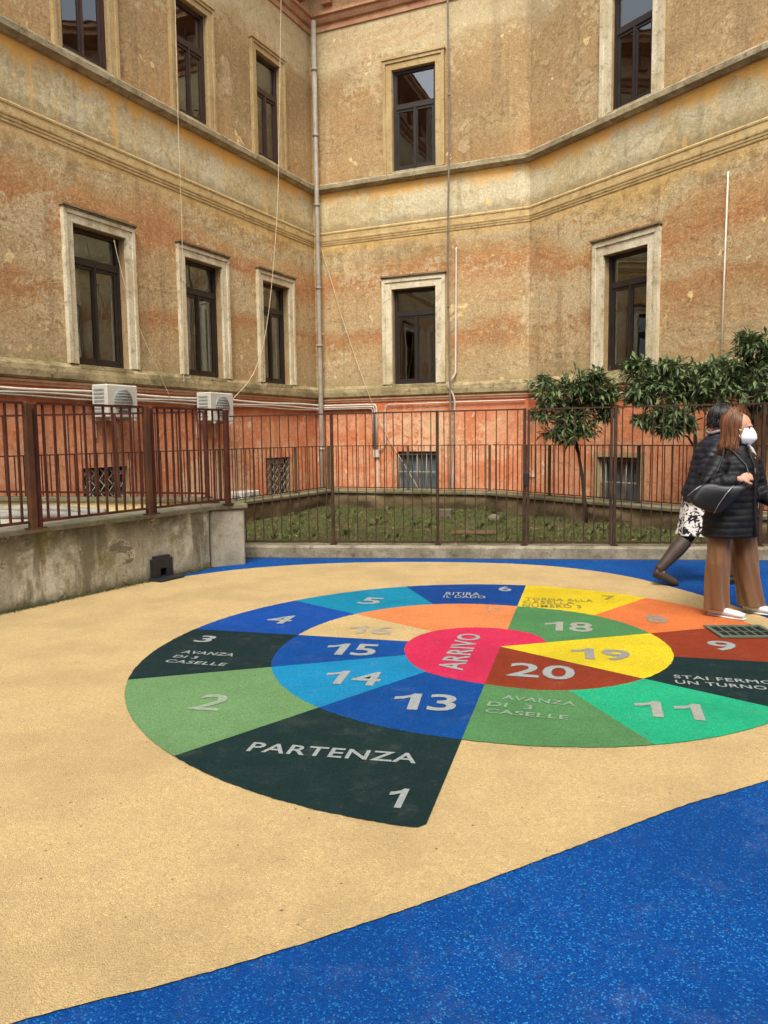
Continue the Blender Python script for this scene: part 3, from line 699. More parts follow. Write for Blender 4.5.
def closed_spline(P, n=8):
    P = [V(q) for q in P]; out = []; L = len(P)
    for i in range(L):
        a, b, c, d = P[i-1], P[i], P[(i+1) % L], P[(i+2) % L]
        for k in range(n):
            t = k/n; out.append(.5*((2*b)+(c-a)*t+(2*a-5*b+4*c-d)*t*t+(3*b-a-3*c+d)*t**3))
    return out
sandpts = [(-.93, 1.80), (-.59, 1.93), (-.26, 2.08), (.16, 2.30), (.76, 2.65), (1.15, 2.88), (1.58, 3.09), (2.15, 3.42), (2.65, 3.9), (2.95, 4.6), (3.0, 5.3),
           (2.95, 6.2), (2.75, 7.06), (2.43, 7.82), (1.93, 8.36), (1.31, 8.66), (.41, 8.82), (-.63, 8.80), (-1.51, 8.52), (-2.17, 8.02), (-2.53, 7.62)]
rest = [(-2.75, 7.30), (-3.4, 6.16), (-4.8, 3.7), (-5.4, 2.0), (-4.5, .9), (-3.0, .95), (-1.8, 1.40)]
S = closed_spline([V(q) for q in sandpts+rest], 36)
cx_, cy_ = -.3, 5.0
sm_ = MB(); sm_.add([(q.x+.005*mnoise.noise(V((q.x*30, q.y*30, 0))), q.y+.005*mnoise.noise(V((q.x*30, q.y*30, 9))), .005) for q in S]+[(cx_, cy_, .005)], [(i, (i+1) % len(S), len(S)) for i in range(len(S))])
tag(sm_.build('sand_pavement', M['sand']), kind='structure')

# ------------------------------------------------------------------ painted floor game
H = 1.45; CX, CY = .5428*H, 3.5672*H; PH = math.radians(-104.89)
RK = [1.752, 1.722, 1.676, 1.598, 1.548, 1.550, 1.535, 1.477, 1.41, 1.345, 1.28, 1.219, 1.154, 1.124, 1.079, 1.020, 1.005, .975, .89, .86, .807, .771, .717, .659, .569, .529, .468, .445, .425, .385, .336, .29, .24]
def rk(k):
    i = max(0, min(len(RK)-2, int(k))); t = k-i
    a, b, c, d = RK[max(i-1, 0)], RK[i], RK[i+1], RK[min(i+2, len(RK)-1)]
    return H*.5*((2*b)+(c-a)*t+(2*a-5*b+4*c-d)*t*t+(3*b-a-3*c+d)*t**3)
def pol(k, r_, z): a = PH-math.radians(30*k); return V((CX+math.cos(a)*r_, CY+math.sin(a)*r_, z))
game = empty('floor_game', (CX, CY, 0)); tag(game, 'big painted spiral board game of numbered coloured squares on the sand pavement', 'floor game')
GI = V((CX, CY, 0))
def gpart(mb, name, mat, parent=game):
    o = mb.build(name, mat, parent); o.data.transform(Matrix.Translation(-GI)); return o
TC = {1: (24, 52, 50), 2: (122, 164, 106), 3: (24, 50, 50), 4: (12, 82, 172), 5: (12, 148, 182), 6: (4, 74, 154), 7: (244, 214, 40), 8: (246, 134, 72), 9: (156, 62, 34),
      10: (20, 50, 50), 11: (40, 190, 136), 12: (96, 150, 92), 13: (0, 80, 156), 14: (22, 150, 200), 15: (0, 80, 160), 16: (226, 196, 136), 17: (246, 150, 88),
      18: (88, 148, 90), 19: (246, 220, 44), 20: (156, 62, 34), 21: (228, 50, 92)}
CN = {1: 'dark green', 2: 'light green', 3: 'dark green', 4: 'blue', 5: 'light blue', 6: 'dark blue', 7: 'yellow', 8: 'orange', 9: 'brick red', 10: 'blackish green', 11: 'turquoise green', 12: 'mid green', 13: 'blue', 14: 'sky blue', 15: 'blue', 16: 'sand', 17: 'pale orange', 18: 'mid green', 19: 'yellow', 20: 'brick red'}
SQ = {}
spans = {n: (n-1, n) for n in range(1, 17)}; spans.update({17: (16, 18), 18: (18, 20), 19: (20, 22), 20: (22, 24)})
_rm = {}
def rmat(rgb):
    if rgb not in _rm: _rm[rgb] = rubber('painted_rubber', rgb, .62, .7)
    return _rm[rgb]
for n, (k0, k1) in spans.items():
    mb = MB(); N_ = (100 if n < 3 else 40)*(k1-k0); vs = []; fs = []
    for i in range(N_+1):
        k = k0+(k1-k0)*i/N_; ri = 0.0 if n >= 19 else rk(k+12)
        if n == 18 and k+12 > 32: ri = rk(32)
        ro = rk(k)
        if n == 1 and k < .04: ro *= 1-.016*(1-k/.04)**2      # rounded start corner
        jt = lambda q: mnoise.noise(V((q.x*28, q.y*28, 1)))*.005+mnoise.noise(V((q.x*75, q.y*75, 4)))*.003
        q_ = pol(k, ro, .009); ro += jt(q_); q_ = pol(k, ri, .009); ri += jt(q_) if ri else 0
        vs += [pol(k, ri, .009), pol(k, ro, .009)]
    for i in range(N_): fs.append((2*i, 2*i+2, 2*i+3, 2*i+1))
    mb.add(vs, fs); SQ[n] = gpart(mb, 'square', rmat(TC[n])); SQ[n]['label'] = CN[n]+' square of the spiral'
mb = MB(); vs = [pol(0, 0, .009)]
for i in range(97): vs.append(pol(24+8*i/96, rk(min(24+8*i/96, 31.99)), .009))
mb.add(vs, [(0, i+1, i+2) for i in range(96)]); SQ[21] = gpart(mb, 'finish_square', rmat(TC[21])); SQ[21]['label'] = 'pink finish area in the middle'
for q in SQ.values():
    if q.data.polygons[0].normal.z < 0: q.data.flip_normals()

def ground_px(x, y, z=.012):
    dd = fw+rt*((x-384)/771.2)+up*((512-y)/771.2); t = (z-1.45)/dd.z; return V((dd.x*t, dd.y*t))
def letter_mat(name, rgb, wear):
    t = NT(name); a = t.noise(60, 4, .7); b = t.noise(9, 5, .7); base = lin(*rgb, .62); dk_ = tuple(x*.6 for x in base[:3])+(1,)
    c = t.mix(t.mr(a, .42, .62, wear, 0), base, dk_); c = t.mix(t.mr(b, .5, .75, 0, .4), c, dk_)
    t.bump(t.voro(210), .003, .7); return t.fin(c, .8, .2)
LM = {'w': letter_mat('pale_grey_paint', (176, 182, 178), .45), 'g': letter_mat('grey_paint', (168, 164, 156), .5), 'f2': letter_mat('faded_grey_green_paint', (172, 190, 160), .7),
      'f16': letter_mat('faded_blue_grey_paint', (196, 184, 156), .6), 'f8': letter_mat('faded_grey_on_orange', (176, 160, 136), .6), 'f12': letter_mat('faded_grey_on_green', (156, 184, 150), .6),
      'f17': letter_mat('nearly_gone_paint', (206, 168, 132), .5), 'f7': letter_mat('olive_grey_paint', (176, 160, 72), .6), 'p': letter_mat('pinkish_grey_paint', (182, 184, 168), .5)}
ONE = [(.37, 0), (.37, .716), (.262, .716), (.20, .63), (.11, .575), (0, .545), (0, .42), (.12, .46), (.225, .53), (.225, 0)]
def text_mesh(body, bold):
    if '1' in body:            # wide flagged numeral one, like the stencil in the play area
        x = 0.; vs = []; fs = []
        for ch in body:
            if ch == '1': v_, f_ = [V((a, b, 0)) for a, b in ONE], [tuple(range(10))]
            else:
                v_, f_ = text_mesh(ch, bold); a0 = min(q.x for q in v_); b0 = min(q.y for q in v_); b1 = max(q.y for q in v_); k = .73/(b1-b0)
                v_ = [V(((q.x-a0)*k, (q.y-b0)*k, 0)) for q in v_]
            b = len(vs); vs += [V((q.x+x, q.y, 0)) for q in v_]; fs += [tuple(i+b for i in f) for f in f_]; x = max(q.x for q in vs)+(.17 if body == '11' else .12)
        return vs, fs
    return plain_text(body, bold)
def plain_text(body, bold):
    cu = bpy.data.curves.new('t', 'FONT'); cu.body = body; cu.size = 1; cu.offset = bold; cu.resolution_u = 3; cu.space_character = 1.08 if len(body) > 2 else 1.0
    o = bpy.data.objects.new('t', cu); col.objects.link(o)
    dg = bpy.context.evaluated_depsgraph_get(); me = bpy.data.meshes.new_from_object(o.evaluated_get(dg))
    vs = [v.co.copy() for v in me.vertices]; fs = [tuple(p_.vertices) for p_ in me.polygons]
    bpy.data.objects.remove(o); bpy.data.meshes.remove(me); bpy.data.curves.remove(cu)
    return vs, fs
def write(n, body, BL, BR, T, mat='w', bold=.016, frac=1.0, name='lettering'):
    a, b, t = ground_px(*BL), ground_px(*BR), ground_px(*T)
    e = (b-a); Wd = e.length/frac; e.normalize(); nrm = V((-e.y, e.x)); h = abs((t-a).dot(nrm))
    vs, fs = text_mesh(body, bold); x0 = min(v.x for v in vs); x1 = max(v.x for v in vs); y0 = min(v.y for v in vs); y1 = max(v.y for v in vs)
    mb = MB(); pts = []
    for v in vs:
        q = a+e*((v.x-x0)/(x1-x0)*Wd)+nrm*((v.y-y0)/(y1-y0)*h); pts.append((q.x, q.y, .0125))
    mb.add(pts, fs); gpart(mb, name, LM[mat], SQ[n])
write(1, 'PARTENZA', (245.8, 751), (415.7, 763.5), (253, 742))
write(1, '1', (383, 806.3), (400.5, 808.2), (404.8, 788.5), name='number')
write(2, '2', (186, 709), (217, 711), (221, 694.5), 'f2', name='number')
write(3, '3', (192, 641.5), (208, 642.5), (204, 635.4), name='number')
write(3, 'AVANZA', (180.6, 653), (232.3, 656.4), (184.9, 650.3), bold=.015); write(3, 'DI 3', (172.2, 657.2), (195.5, 658.9), (175.6, 654.8), bold=.015); write(3, 'CASELLE', (163.7, 662), (223.8, 666), (167.1, 659.2), bold=.015)
write(4, '4', (262, 622.6), (286, 624), (287.6, 615.3), name='number'); write(5, '5', (356, 603.4), (377, 604.5), (369.6, 597.4), name='number')
write(16, '16', (345, 632.6), (389, 634.6), (356.3, 625.3), 'f16', name='number'); write(15, '15', (321, 654), (373, 656), (369.8, 644.2), name='number')
write(14, '14', (319, 683), (377, 686), (374.2, 671.8), name='number'); write(13, '13', (390, 708.6), (455, 711.5), (442.8, 694.4), name='number')
write(21, 'ARRIVO', (462.7, 670.5), (482, 634.5), (439, 664), bold=.02)
write(6, '6', (499, 591.1), (512, 591.2), (507.4, 586.5), name='number'); write(6, 'RITIRA', (445.2, 594.9), (479.6, 595.6), (448.6, 592), bold=.012); write(6, 'IL DADO', (443, 597.6), (485.3, 598.4), (445.8, 595.2), bold=.012)
write(7, '7', (603, 599.6), (617, 600), (616, 595.8), 'f7', name='number')
write(7, 'TORNA ALLA', (525.4, 600), (593.3, 601.9), (525, 597.3), 'f7', .015); write(7, 'CASELLA', (523, 603.3), (575, 604.5), (524, 600.5), 'f7', .015); write(7, 'NUMERO 3', (522.6, 606.8), (582, 608.2), (524, 603.8), 'f7', .015)
write(8, '8', (650, 622.8), (671, 623), (656, 614.8), 'f8', .04, name='number'); write(9, '9', (712, 650), (741, 651.3), (716, 640.8), name='number')
write(10, 'STAI FERMO', (674.2, 678), (765, 683.9), (675, 674.8), bold=.015, frac=.90); write(10, 'UN TURNO', (675.8, 683.4), (768, 690), (677, 680), bold=.015)
write(11, '11', (636, 715.2), (706, 720.8), (657, 701.3), 'p', name='number')
write(12, 'AVANZA', (501.3, 698.9), (575, 706), (506.4, 695.2), 'f12', .018); write(12, 'DI  3', (486.6, 705.7), (531.8, 709.9), (488.6, 701.2), 'f12', .018); write(12, 'CASELLE', (484.4, 712.5), (568.2, 719.9), (487, 708.4), 'f12', .018)
write(20, '20', (506, 675.6), (574, 680.6), (525.9, 663.2), name='number'); write(19, '19', (571, 658), (632, 661.3), (583, 647.8), 'g', name='number')
write(18, '18', (544, 630), (593, 632.3), (549, 621), 'p', name='number'); write(17, '17', (483.6, 611), (501.6, 611.7), (488, 607.2), 'f17', name='number')

# ------------------------------------------------------------------ left retaining wall, ramp terrace, kerb, garden
def jitter_sheet(mb, a, b, z0, z1, n, th, amp, seed):
    """rough wall slab between ground points a-b"""
    a, b = V(a), V(b); d = (b-a); L = d.length; d.normalize(); nn = V((d.y, -d.x)); NU, NZ = int(L/.06), max(3, int((z1-z0)/.06)); vs = []; fs = []
    for j in range(NZ+1):
        for i in range(NU+1):
            q = a+d*(L*i/NU); z = z0+(z1-z0)*j/NZ; o = mnoise.noise(V((q.x*2.2+seed, q.y*2.2, z*2.5)))*amp+mnoise.noise(V((q.x*9, q.y*9, z*9+seed)))*amp*.3
            vs.append((q.x+nn.x*o, q.y+nn.y*o, z))
    for j in range(NZ):
        for i in range(NU): k = j*(NU+1)+i; fs.append((k, k+1, k+NU+2, k+NU+1))
    mb.add(vs, fs, 0, True)
    q0, q1 = a-nn*th, b-nn*th
    mb.add([(q0.x, q0.y, z0), (q1.x, q1.y, z0), (q1.x, q1.y, z1), (q0.x, q0.y, z1)], [(1, 0, 3, 2)])
    mb.add([(a.x, a.y, z1), (b.x, b.y, z1), (q1.x, q1.y, z1), (q0.x, q0.y, z1)], [(0, 1, 2, 3)])
    mb.add([(b.x, b.y, z0), (q1.x, q1.y, z0), (q1.x, q1.y, z1), (b.x, b.y, z1)], [(0, 1, 2, 3)])
rw = empty('retaining_wall', (lw0.x, lw0.y, 0)); tag(rw, 'stained grey rendered low wall with mossy coping carrying the left railing', 'wall')
RI = V((lw0.x, lw0.y, 0))
def rpart(mb, name, mat, par, org):
    o = mb.build(name, mat, par); o.data.transform(Matrix.Translation(-org)); return o
nw = V((dw.y, -dw.x))          # towards the play area
wend = lw0+dw*2.58
mb = MB(); jitter_sheet(mb, lw0-dw*8.5, wend, -.3, .645, 0, .32, .018, 3); rpart(mb, 'wall_body', M['oldwall'], rw, RI)
mb = MB(); a_, b_ = lw0-dw*8.5+nw*.035, wend+nw*.035
N_ = 120; vs = []; fs = []
for i in range(N_+1):
    q = a_+(b_-a_)*(i/N_); o = mnoise.noise(V((q.x*3, q.y*3, 1)))*.012; zt_ = mnoise.noise(V((q.x*2, q.y*2, 5)))*.006
    for (u, z) in ((0, .648), (0, .690), (-.015, .70), (-.34, .705), (-.34, .648)):
        s_ = q+nw*(u+(o if u > -.1 else 0)); vs.append((s_.x, s_.y, z+zt_))
for i in range(N_):
    for j in range(5): fs.append((i*5+j, i*5+(j+1) % 5, (i+1)*5+(j+1) % 5, (i+1)*5+j)[::-1])
fs.append((0, 1, 2, 3, 4)); fs.append(tuple(N_*5+j for j in range(5))[::-1])
mb.add(vs, fs); rpart(mb, 'coping', M['coping'], rw, RI)
# end pier
pf0, pf1 = V((-1.965, 8.66)), V((-1.605, 8.86)); pd_ = (pf1-pf0).normalized(); pn = V((pd_.y, -pd_.x)); pc = (pf0+pf1)/2-pn*.28
D3 = lambda v: V((v.x, v.y, 0))
mb = MB(); mb.rbox((pc.x, pc.y, .31), D3(pd_)*.205, D3(pn)*.28, (0, 0, .335), .02); rpart(mb, 'pier', M['pier'], rw, RI)
mb = MB(); mb.rbox((pc.x, pc.y, .676), D3(pd_)*.235, D3(pn)*.31, (0, 0, .03), .012); rpart(mb, 'pier_cap', M['coping'], rw, RI)
# ramp terrace behind the wall and yellow parapet with its railing (line A)
A0, A1 = V((-1.95, 9.05)), V((-6.6, 7.32))
def Az(t): return .74+.155*t/2.3*1.0 if t < 2.3 else .74+.155*t/2.3
dA = (A1-A0).normalized(); LA = (A1-A0).length; nA = V((dA.y, -dA.x))
if nA.y > 0: nA = -nA
te = MB(); n = 12
w0 = wend-nw*.30; w1 = lw0-dw*8.5-nw*.30
bk = A0+dA*LA
te.add([(w0.x, w0.y, .60), (w1.x, w1.y, .60), (bk.x, bk.y, .95), (A0.x, A0.y, .60)], [(0, 1, 2, 3)][::1])
te.add([(w1.x, w1.y, .6), (bk.x, bk.y, .95), (-9, 4, .95), (-9, 0, .6)], [(0, 1, 2, 3)])
o = te.build('terrace', M['terrace']); tag(o, kind='structure')
pp = empty('parapet', (A0.x, A0.y, 0)); tag(pp, 'low yellow rendered parapet behind the left railing', 'wall')
mb = MB(); vs = []; fs = []
for i in range(2):
    q = A0+dA*(LA*i)
    for (u, z) in ((.10, -.4), (.10, .72+.115*i*LA/2.3*.9), (-.10, .72+.115*i*LA/2.3*.9), (-.10, -.4)): s_ = q+nA*u; vs.append((s_.x, s_.y, z))
mb.add(vs, [(0, 1, 5, 4), (1, 2, 6, 5), (2, 3, 7, 6), (0, 3, 2, 1), (4, 5, 6, 7)]); rpart(mb, 'parapet_body', M['yellow'], pp, V((A0.x, A0.y, 0)))
mb = MB(); vs = []; fs = []
for i in range(2):
    q = A0+dA*(LA*i); zz_ = .722+.115*i*LA/2.3*.9
    for (u, z) in ((.13, zz_), (.13, zz_+.035), (-.13, zz_+.035), (-.13, zz_)): s_ = q+nA*u; vs.append((s_.x, s_.y, z))
mb.add(vs, [(0, 1, 5, 4), (1, 2, 6, 5), (2, 3, 7, 6), (0, 4, 7, 3), (0, 3, 2, 1), (4, 5, 6, 7)]); rpart(mb, 'parapet_cap', M['lowcap'], pp, V((A0.x, A0.y, 0)))
# corrugated pipes on the terrace
for (P0, P1, lab) in (((-5.0, 8.0, .80), (-2.98, 8.22, .69), 'pale corrugated pipe lying along the parapet, farther one of two'), ((-4.6, 7.3, .76), (-3.05, 7.92, .68), 'pale corrugated pipe lying on the terrace, nearer one of two')):
    mb = MB(); a_, b_ = V(P0), V(P1); n = 90; pts = [a_+(b_-a_)*(i/n)+V((0, 0, .012*math.sin(i*.12))) for i in range(n+1)]
    mb.tube(pts, [.038+.006*(i % 2) for i in range(n+1)], 10); o = mb.build('corrugated_pipe', M['duct']); origin_to(o, P0); tag(o, lab, 'pipe', 'pipes on the terrace')

# railing maker
def rail_run(root, org, a, b, za, zb, ha, hb, step, bw, mat, name='panel', off=.5, rail=.011):
    """bars between two rails from ground point a to b; za/zb bottom, ha/hb top heights at the two ends"""
    a, b = V(a), V(b); d = (b-a); L = d.length; d.normalize(); d3 = D3(d); n3 = V((-d.y, d.x, 0)); mb = MB()
    sl = V((b.x-a.x, b.y-a.y, hb-ha)).normalized(); sb = V((b.x-a.x, b.y-a.y, zb-za)).normalized()
    m_ = (a+b)/2
    mb.obox((m_.x, m_.y, (ha+hb)/2), sl*(L/2), n3*.018, (0, 0, rail)); mb.obox((m_.x, m_.y, (za+zb)/2), sb*(L/2), n3*.016, (0, 0, rail))
    n = max(1, int(round(L/step)))
    for i in range(n):
        t = (i+off)/n
        q = a+(b-a)*t; z0 = za+(zb-za)*t+rail; z1 = ha+(hb-ha)*t-rail; jx = random.uniform(-.003, .003)
        mb.obox((q.x, q.y, (z0+z1)/2), d3*bw, n3*bw, V((d.x*jx, d.y*jx, (z1-z0)/2)))
    return rpart(mb, name, mat, root, org)
def post(root, org, p_, z0, z1, d, hw, hd, mat, name='post', label=None):
    mb = MB(); d = V(d).normalized(); mb.rbox((p_[0], p_[1], (z0+z1)/2), D3(d)*hw, V((-d.y, d.x, 0))*hd, (0, 0, (z1-z0)/2), .004); mb.obox((p_[0], p_[1], z0+.006), D3(d)*(hw+.02), V((-d.y, d.x, 0))*(hd+.02), (0, 0, .006))
    o = rpart(mb, name, mat, root, org)
    if label: o['label'] = label
    return o

# left railing on the retaining wall
lf0 = V((-3.11, 6.33)); ld = (V((-1.85, 8.60))-lf0).normalized()
lr = empty('left_railing', (lf0.x, lf0.y, .7)); LO = V((lf0.x, lf0.y, .7)); tag(lr, 'red brown iron railing on the stained retaining wall, nearest the left edge', 'railing')
lp = lambda s_: lf0+ld*s_
stops = [-5.2, -2.6, .24, 1.57, 2.74]
for i in range(4):
    a_, b_ = lp(stops[i]+(.10 if i else 0)), lp(stops[i+1]-.045)
    rail_run(lr, LO, a_, b_, .765, .765, 1.77, 1.77, .107, .0085, M['iron_red'])
for s_ in stops[:-1]:
    post(lr, LO, lp(s_), .70, 1.775, ld, .030, .028, M['iron_post'], label='weathered dark brown wide post'); q = lp(s_+.085)-nw*.03; post(lr, LO, q, .70, 1.765, ld, .020, .026, M['iron_red'])
post(lr, LO, lp(2.76),   .705, 1.775, ld, .026, .026, M['iron_red'])

# railing on the yellow parapet
ar = empty('parapet_railing', (A0.x, A0.y, .75)); AO = V((A0.x, A0.y, .75)); tag(ar, 'iron railing on the yellow parapet, behind the left railing', 'railing')
ts = [0.12, 1.12, 3.1, 4.9]
za = lambda t: .722+.115*t/2.3*.9+.035
for i in range(3):
    a_, b_ = A0+dA*(ts[i]+.03), A0+dA*(ts[i+1]-.03)
    rail_run(ar, AO, a_, b_, za(ts[i])+.055, za(ts[i+1])+.055, 1.765-.02*ts[i], 1.765-.02*ts[i+1], .125, .0075, M['iron_red'])
for t_ in ts:
    q = A0+dA*t_; post(ar, AO, q, za(t_), 1.775-.02*t_, dA, .026, .026, M['iron_red'])

# kerb
kb = MB(); N_ = 150; vs = []; fs = []; k0 = kA-dk*.15; Lk = 13.1
for i in range(N_+1):
    q = k0+dk*(Lk*i/N_); o = mnoise.noise(V((q.x*4, q.y*4, 0)))*.007; zz_ = mnoise.noise(V((q.x*3, 2, 0)))*.004
    for (u, z) in ((0, -.2), (-.0, .118), (.022, .142), (.21, .145), (.23, .13), (.23, -.2)):
        s_ = q+nk*(u+o); vs.append((s_.x, s_.y, z+zz_))
for i in range(N_):
    for j in range(5): fs.append((i*6+j, (i+1)*6+j, (i+1)*6+j+1, i*6+j+1))
kb.add(vs, fs+[tuple(range(6))[::-1]]); tag(kb.build('kerb', M['concrete']), kind='structure')
# front fence, gate
ffl = lambda s_: V((-1.66, 9.48))+dk*s_+nk*.0
fr_ = empty('garden_fence', (-1.66, 9.48, .14)); FO = V((-1.66, 9.48, .14)); tag(fr_, 'brown iron bar fence standing on the concrete kerb in front of the lawn', 'fence')
def fs_px(x): # distance along fence for measured columns
    return x
F = {'start': -.22, 'p1': 1.045, 'p2': 2.32, 'g0': 3.345, 'g1': 4.385, 'p4': 6.02, 'p5': 8.2, 'p6': 10.4, 'end': 12.6}
ZT_ = lambda s_: 1.722+.0085*s_
def frun(root, org, a_, b_, mat=M['iron'], name='panel', step=.1165):
    return rail_run(root, org, ffl(a_), ffl(b_), .185, .185, ZT_(a_), ZT_(b_), step, .0054, mat, name, rail=.008)
frun(fr_, FO, F['start'], F['p1']-.02); frun(fr_, FO, F['p1']+.02, F['p2']-.02); frun(fr_, FO, F['p2']+.02, F['g0']-.02)
frun(fr_, FO, F['g1']+.02, F['p4']-.02); frun(fr_, FO, F['p4']+.02, F['p5']-.02); frun(fr_, FO, F['p5']+.02, F['p6']-.02)
for k in ('p1', 'p2', 'g0', 'g1', 'p4', 'p5', 'p6'): q = ffl(F[k]); post(fr_, FO, q, .145, ZT_(F[k])+.012, dk, .018, .018, M['iron'])
gt = empty('garden_gate', (*ffl(F['g0']+.06), .17)); GO = V((*ffl(F['g0']+.06), .17)); tag(gt, 'narrow iron bar gate with black lock in the fence, left of the two women', 'gate')
frun(gt, GO, F['g0']+.065, F['g1']-.065, step=.112)
for s_ in (F['g0']+.045, F['g1']-.045):
    mb = MB(); q = ffl(s_); mb.obox((q.x, q.y, .955), D3(dk)*.014, D3(nk)*.014, (0, 0, .785)); rpart(mb, 'stile', M['iron'], gt, GO)
mb = MB(); q = ffl(F['g0']+.02)-nk*.025; mb.rbox((q.x, q.y, .93), D3(dk)*.024, D3(nk)*.02, (0, 0, .075), .006); q2 = ffl(F['g0']+.045)-nk*.05; mb.tube([(q2.x, q2.y, .95), (q2.x+.07, q2.y-.01, .95)], .007, 8); rpart(mb, 'lock', M['blackplastic'], gt, GO)

# lawn
rbL = V((-1.02, 14.75)); rbR = V((1.85, 13.65)); rL = rbL+dL*9; rR = rbR+dR*9     # front foot of the rear low wall
def in_lawn(x, y):
    q = V((x, y))
    if (q-kA).dot(nk) < .22: return False
    def inside(a, d): return (q-a).dot(V((-d.y, d.x)))
    dc = (rbR-rbL).normalized()
    if (q-rbL).dot(V((-dc.y, dc.x))) > .1: return False
    if (q-rbL).dot(nL) < -.1: return False
    if (q-rbR).dot(nR) < -.1: return False
    dq = q-A0
    if q.x < -1.9 and dq.dot(nA) > -.05: return False
    return True
def lawn_h(x, y): return .115+.035*mnoise.noise(V((x*.8, y*.8, 3)))+.02*mnoise.noise(V((x*3, y*3, 1)))+.01*mnoise.noise(V((x*9, y*9, 7)))
lm = MB(); step = .1; xs = np.arange(-4.2, 9.0, step); ys = np.arange(4.5, 15.1, step); idx = {}; vs = []
for i, x in enumerate(xs):
    for j, y in enumerate(ys):
        q = V((x, y)); dc = (rbR-rbL).normalized()
        if (q-kA).dot(nk) > .1 and (q-rbL).dot(V((-dc.y, dc.x))) < .2 and (q-rbL).dot(nL) > -.2 and (q-rbR).dot(nR) > -.2 and not (x < -1.8 and (q-A0).dot(nA) > .1):
            idx[i, j] = len(vs); vs.append((x, y, lawn_h(x, y)))
fs = [(idx[i, j], idx[i+1, j], idx[i+1, j+1], idx[i, j+1]) for (i, j) in idx if (i+1, j) in idx and (i+1, j+1) in idx and (i, j+1) in idx]
lm.add(vs, fs, 0, True); tag(lm.build('lawn_soil', M['soil']), kind='structure')
gb = MB(); rr = random.Random(3); cnt = 0
while cnt < 42000:
    x, y = rr.uniform(-2.6, 7.5), rr.uniform(9.2, 14.9)
    if not in_lawn(x, y): continue
    dens = mnoise.noise(V((x*1.1, y*1.1, 9)))+.5*mnoise.noise(V((x*4, y*4, 2)))
    if dens < rr.uniform(-.5, .35): continue
    cnt += 1; h = rr.uniform(.014, .044)*(1+.8*max(0, dens))*(2.0 if rr.random() < .04 else 1); a = rr.uniform(0, PI); l = rr.uniform(-.6, .6)*h; wd = rr.uniform(.004, .010); z = lawn_h(x, y)-.004
    c_, s_ = math.cos(a)*wd, math.sin(a)*wd
    gb.add([(x-c_, y-s_, z), (x+c_, y+s_, z), (x+l*.5+c_*.6, y+l*.4+s_*.6, z+h*.65), (x+l, y+l*.8, z+h)], [(0, 1, 2), (0, 2, 3)])
for _ in range(170):     # weed rosettes
    x, y = rr.uniform(-2.4, 7), rr.uniform(9.3, 14.6)
    if not in_lawn(x, y): continue
    hh = rr.uniform(.04, .12)
    for j in range(rr.randint(8, 16)):
        a = rr.uniform(0, 2*PI); z = lawn_h(x, y); wd = rr.uniform(.006, .014); sp = rr.uniform(.3, 1)*hh; ca, sa = math.cos(a), math.sin(a)
        gb.add([(x-sa*wd, y+ca*wd, z), (x+sa*wd, y-ca*wd, z), (x+ca*sp*.6+sa*wd, y+sa*sp*.6-ca*wd, z+hh*rr.uniform(.5, .9)), (x+ca*sp, y+sa*sp, z+hh*rr.uniform(.4, 1))], [(0, 1, 2), (0, 2, 3)])
tag(gb.build('grass', M['grass']), 'short patchy grass on the garden bed behind the fence', 'grass', kind='stuff')
fb = MB(); rr = random.Random(21); cnt = 0
while cnt < 420:      # dead leaves lying on the bed
    x, y = rr.uniform(-2.4, 7), rr.uniform(9.3, 14.6)
    if not in_lawn(x, y): continue
    cnt += 1; a = rr.uniform(0, 2*PI); L_ = rr.uniform(.03, .07); w_ = L_*.28; z = lawn_h(x, y)+.012; d_ = V((math.cos(a), math.sin(a), rr.uniform(-.2, .3))); e_ = V((-math.sin(a), math.cos(a), rr.uniform(-.4, .4)))
    c_ = V((x, y, z)); fb.add([c_-d_*L_, c_+e_*w_, c_+d_*L_, c_-e_*w_+V((0, 0, .006))], [(0, 1, 2), (0, 2, 3)])
tag(fb.build('fallen_leaves', M['deadleaf']), 'dry brown leaves scattered over the garden bed', 'leaves', kind='stuff')
# rear low wall with cap
rwl = empty('garden_wall', (rbL.x, rbL.y, .1)); GW = V((rbL.x, rbL.y, .1)); tag(rwl, 'low mossy stone wall edging the lawn in front of the building', 'wall')
mb = MB()
wp = [(rL.x, rL.y), (rbL.x, rbL.y), (rbR.x, rbR.y), (rR.x, rR.y)]
vs = []; fine = []
for i in range(3):
    a_, b_ = V(wp[i]), V(wp[i+1]); n = int((b_-a_).length/.08)
    fine += [a_+(b_-a_)*(k/n) for k in range(n)]
fine.append(V(wp[3])); fs = []; NZ = 6
for i, q in enumerate(fine):
    t_ = (fine[min(i+1, len(fine)-1)]-fine[max(i-1, 0)]).normalized(); nn_ = V((t_.y, -t_.x))
    for j in range(NZ+1):
        z = -.15+.55*j/NZ; o = (.05*mnoise.noise(V((q.x*2.5, q.y*2.5, z*5)))+.02*mnoise.noise(V((q.x*8, q.y*8, z*9)))) if j < NZ else 0
        if j <= 3: o -= .05+.06*mnoise.noise(V((q.x*1.7, q.y*1.7, 4)))      # eroded foot
        s_ = q+nn_*o; vs.append((s_.x, s_.y, z))
    s_ = q-nn_*.22; vs.append((s_.x, s_.y, .40)); vs.append((s_.x, s_.y, -1.0))
m_ = NZ+3
for i in range(len(fine)-1):
    for j in range(m_-1): fs.append((i*m_+j, (i+1)*m_+j, (i+1)*m_+j+1, i*m_+j+1))
mb.add(vs, fs, 0, True); rpart(mb, 'wall_body', M['lowwall'], rwl, GW)
mb = MB(); mb.sweep(wp, [(-.26, .402), (.05, .402), (.055, .44), (.04, .46), (-.25, .465), (-.26, .402)], 0, 1); rpart(mb, 'coping', M['lowcap'], rwl, GW)
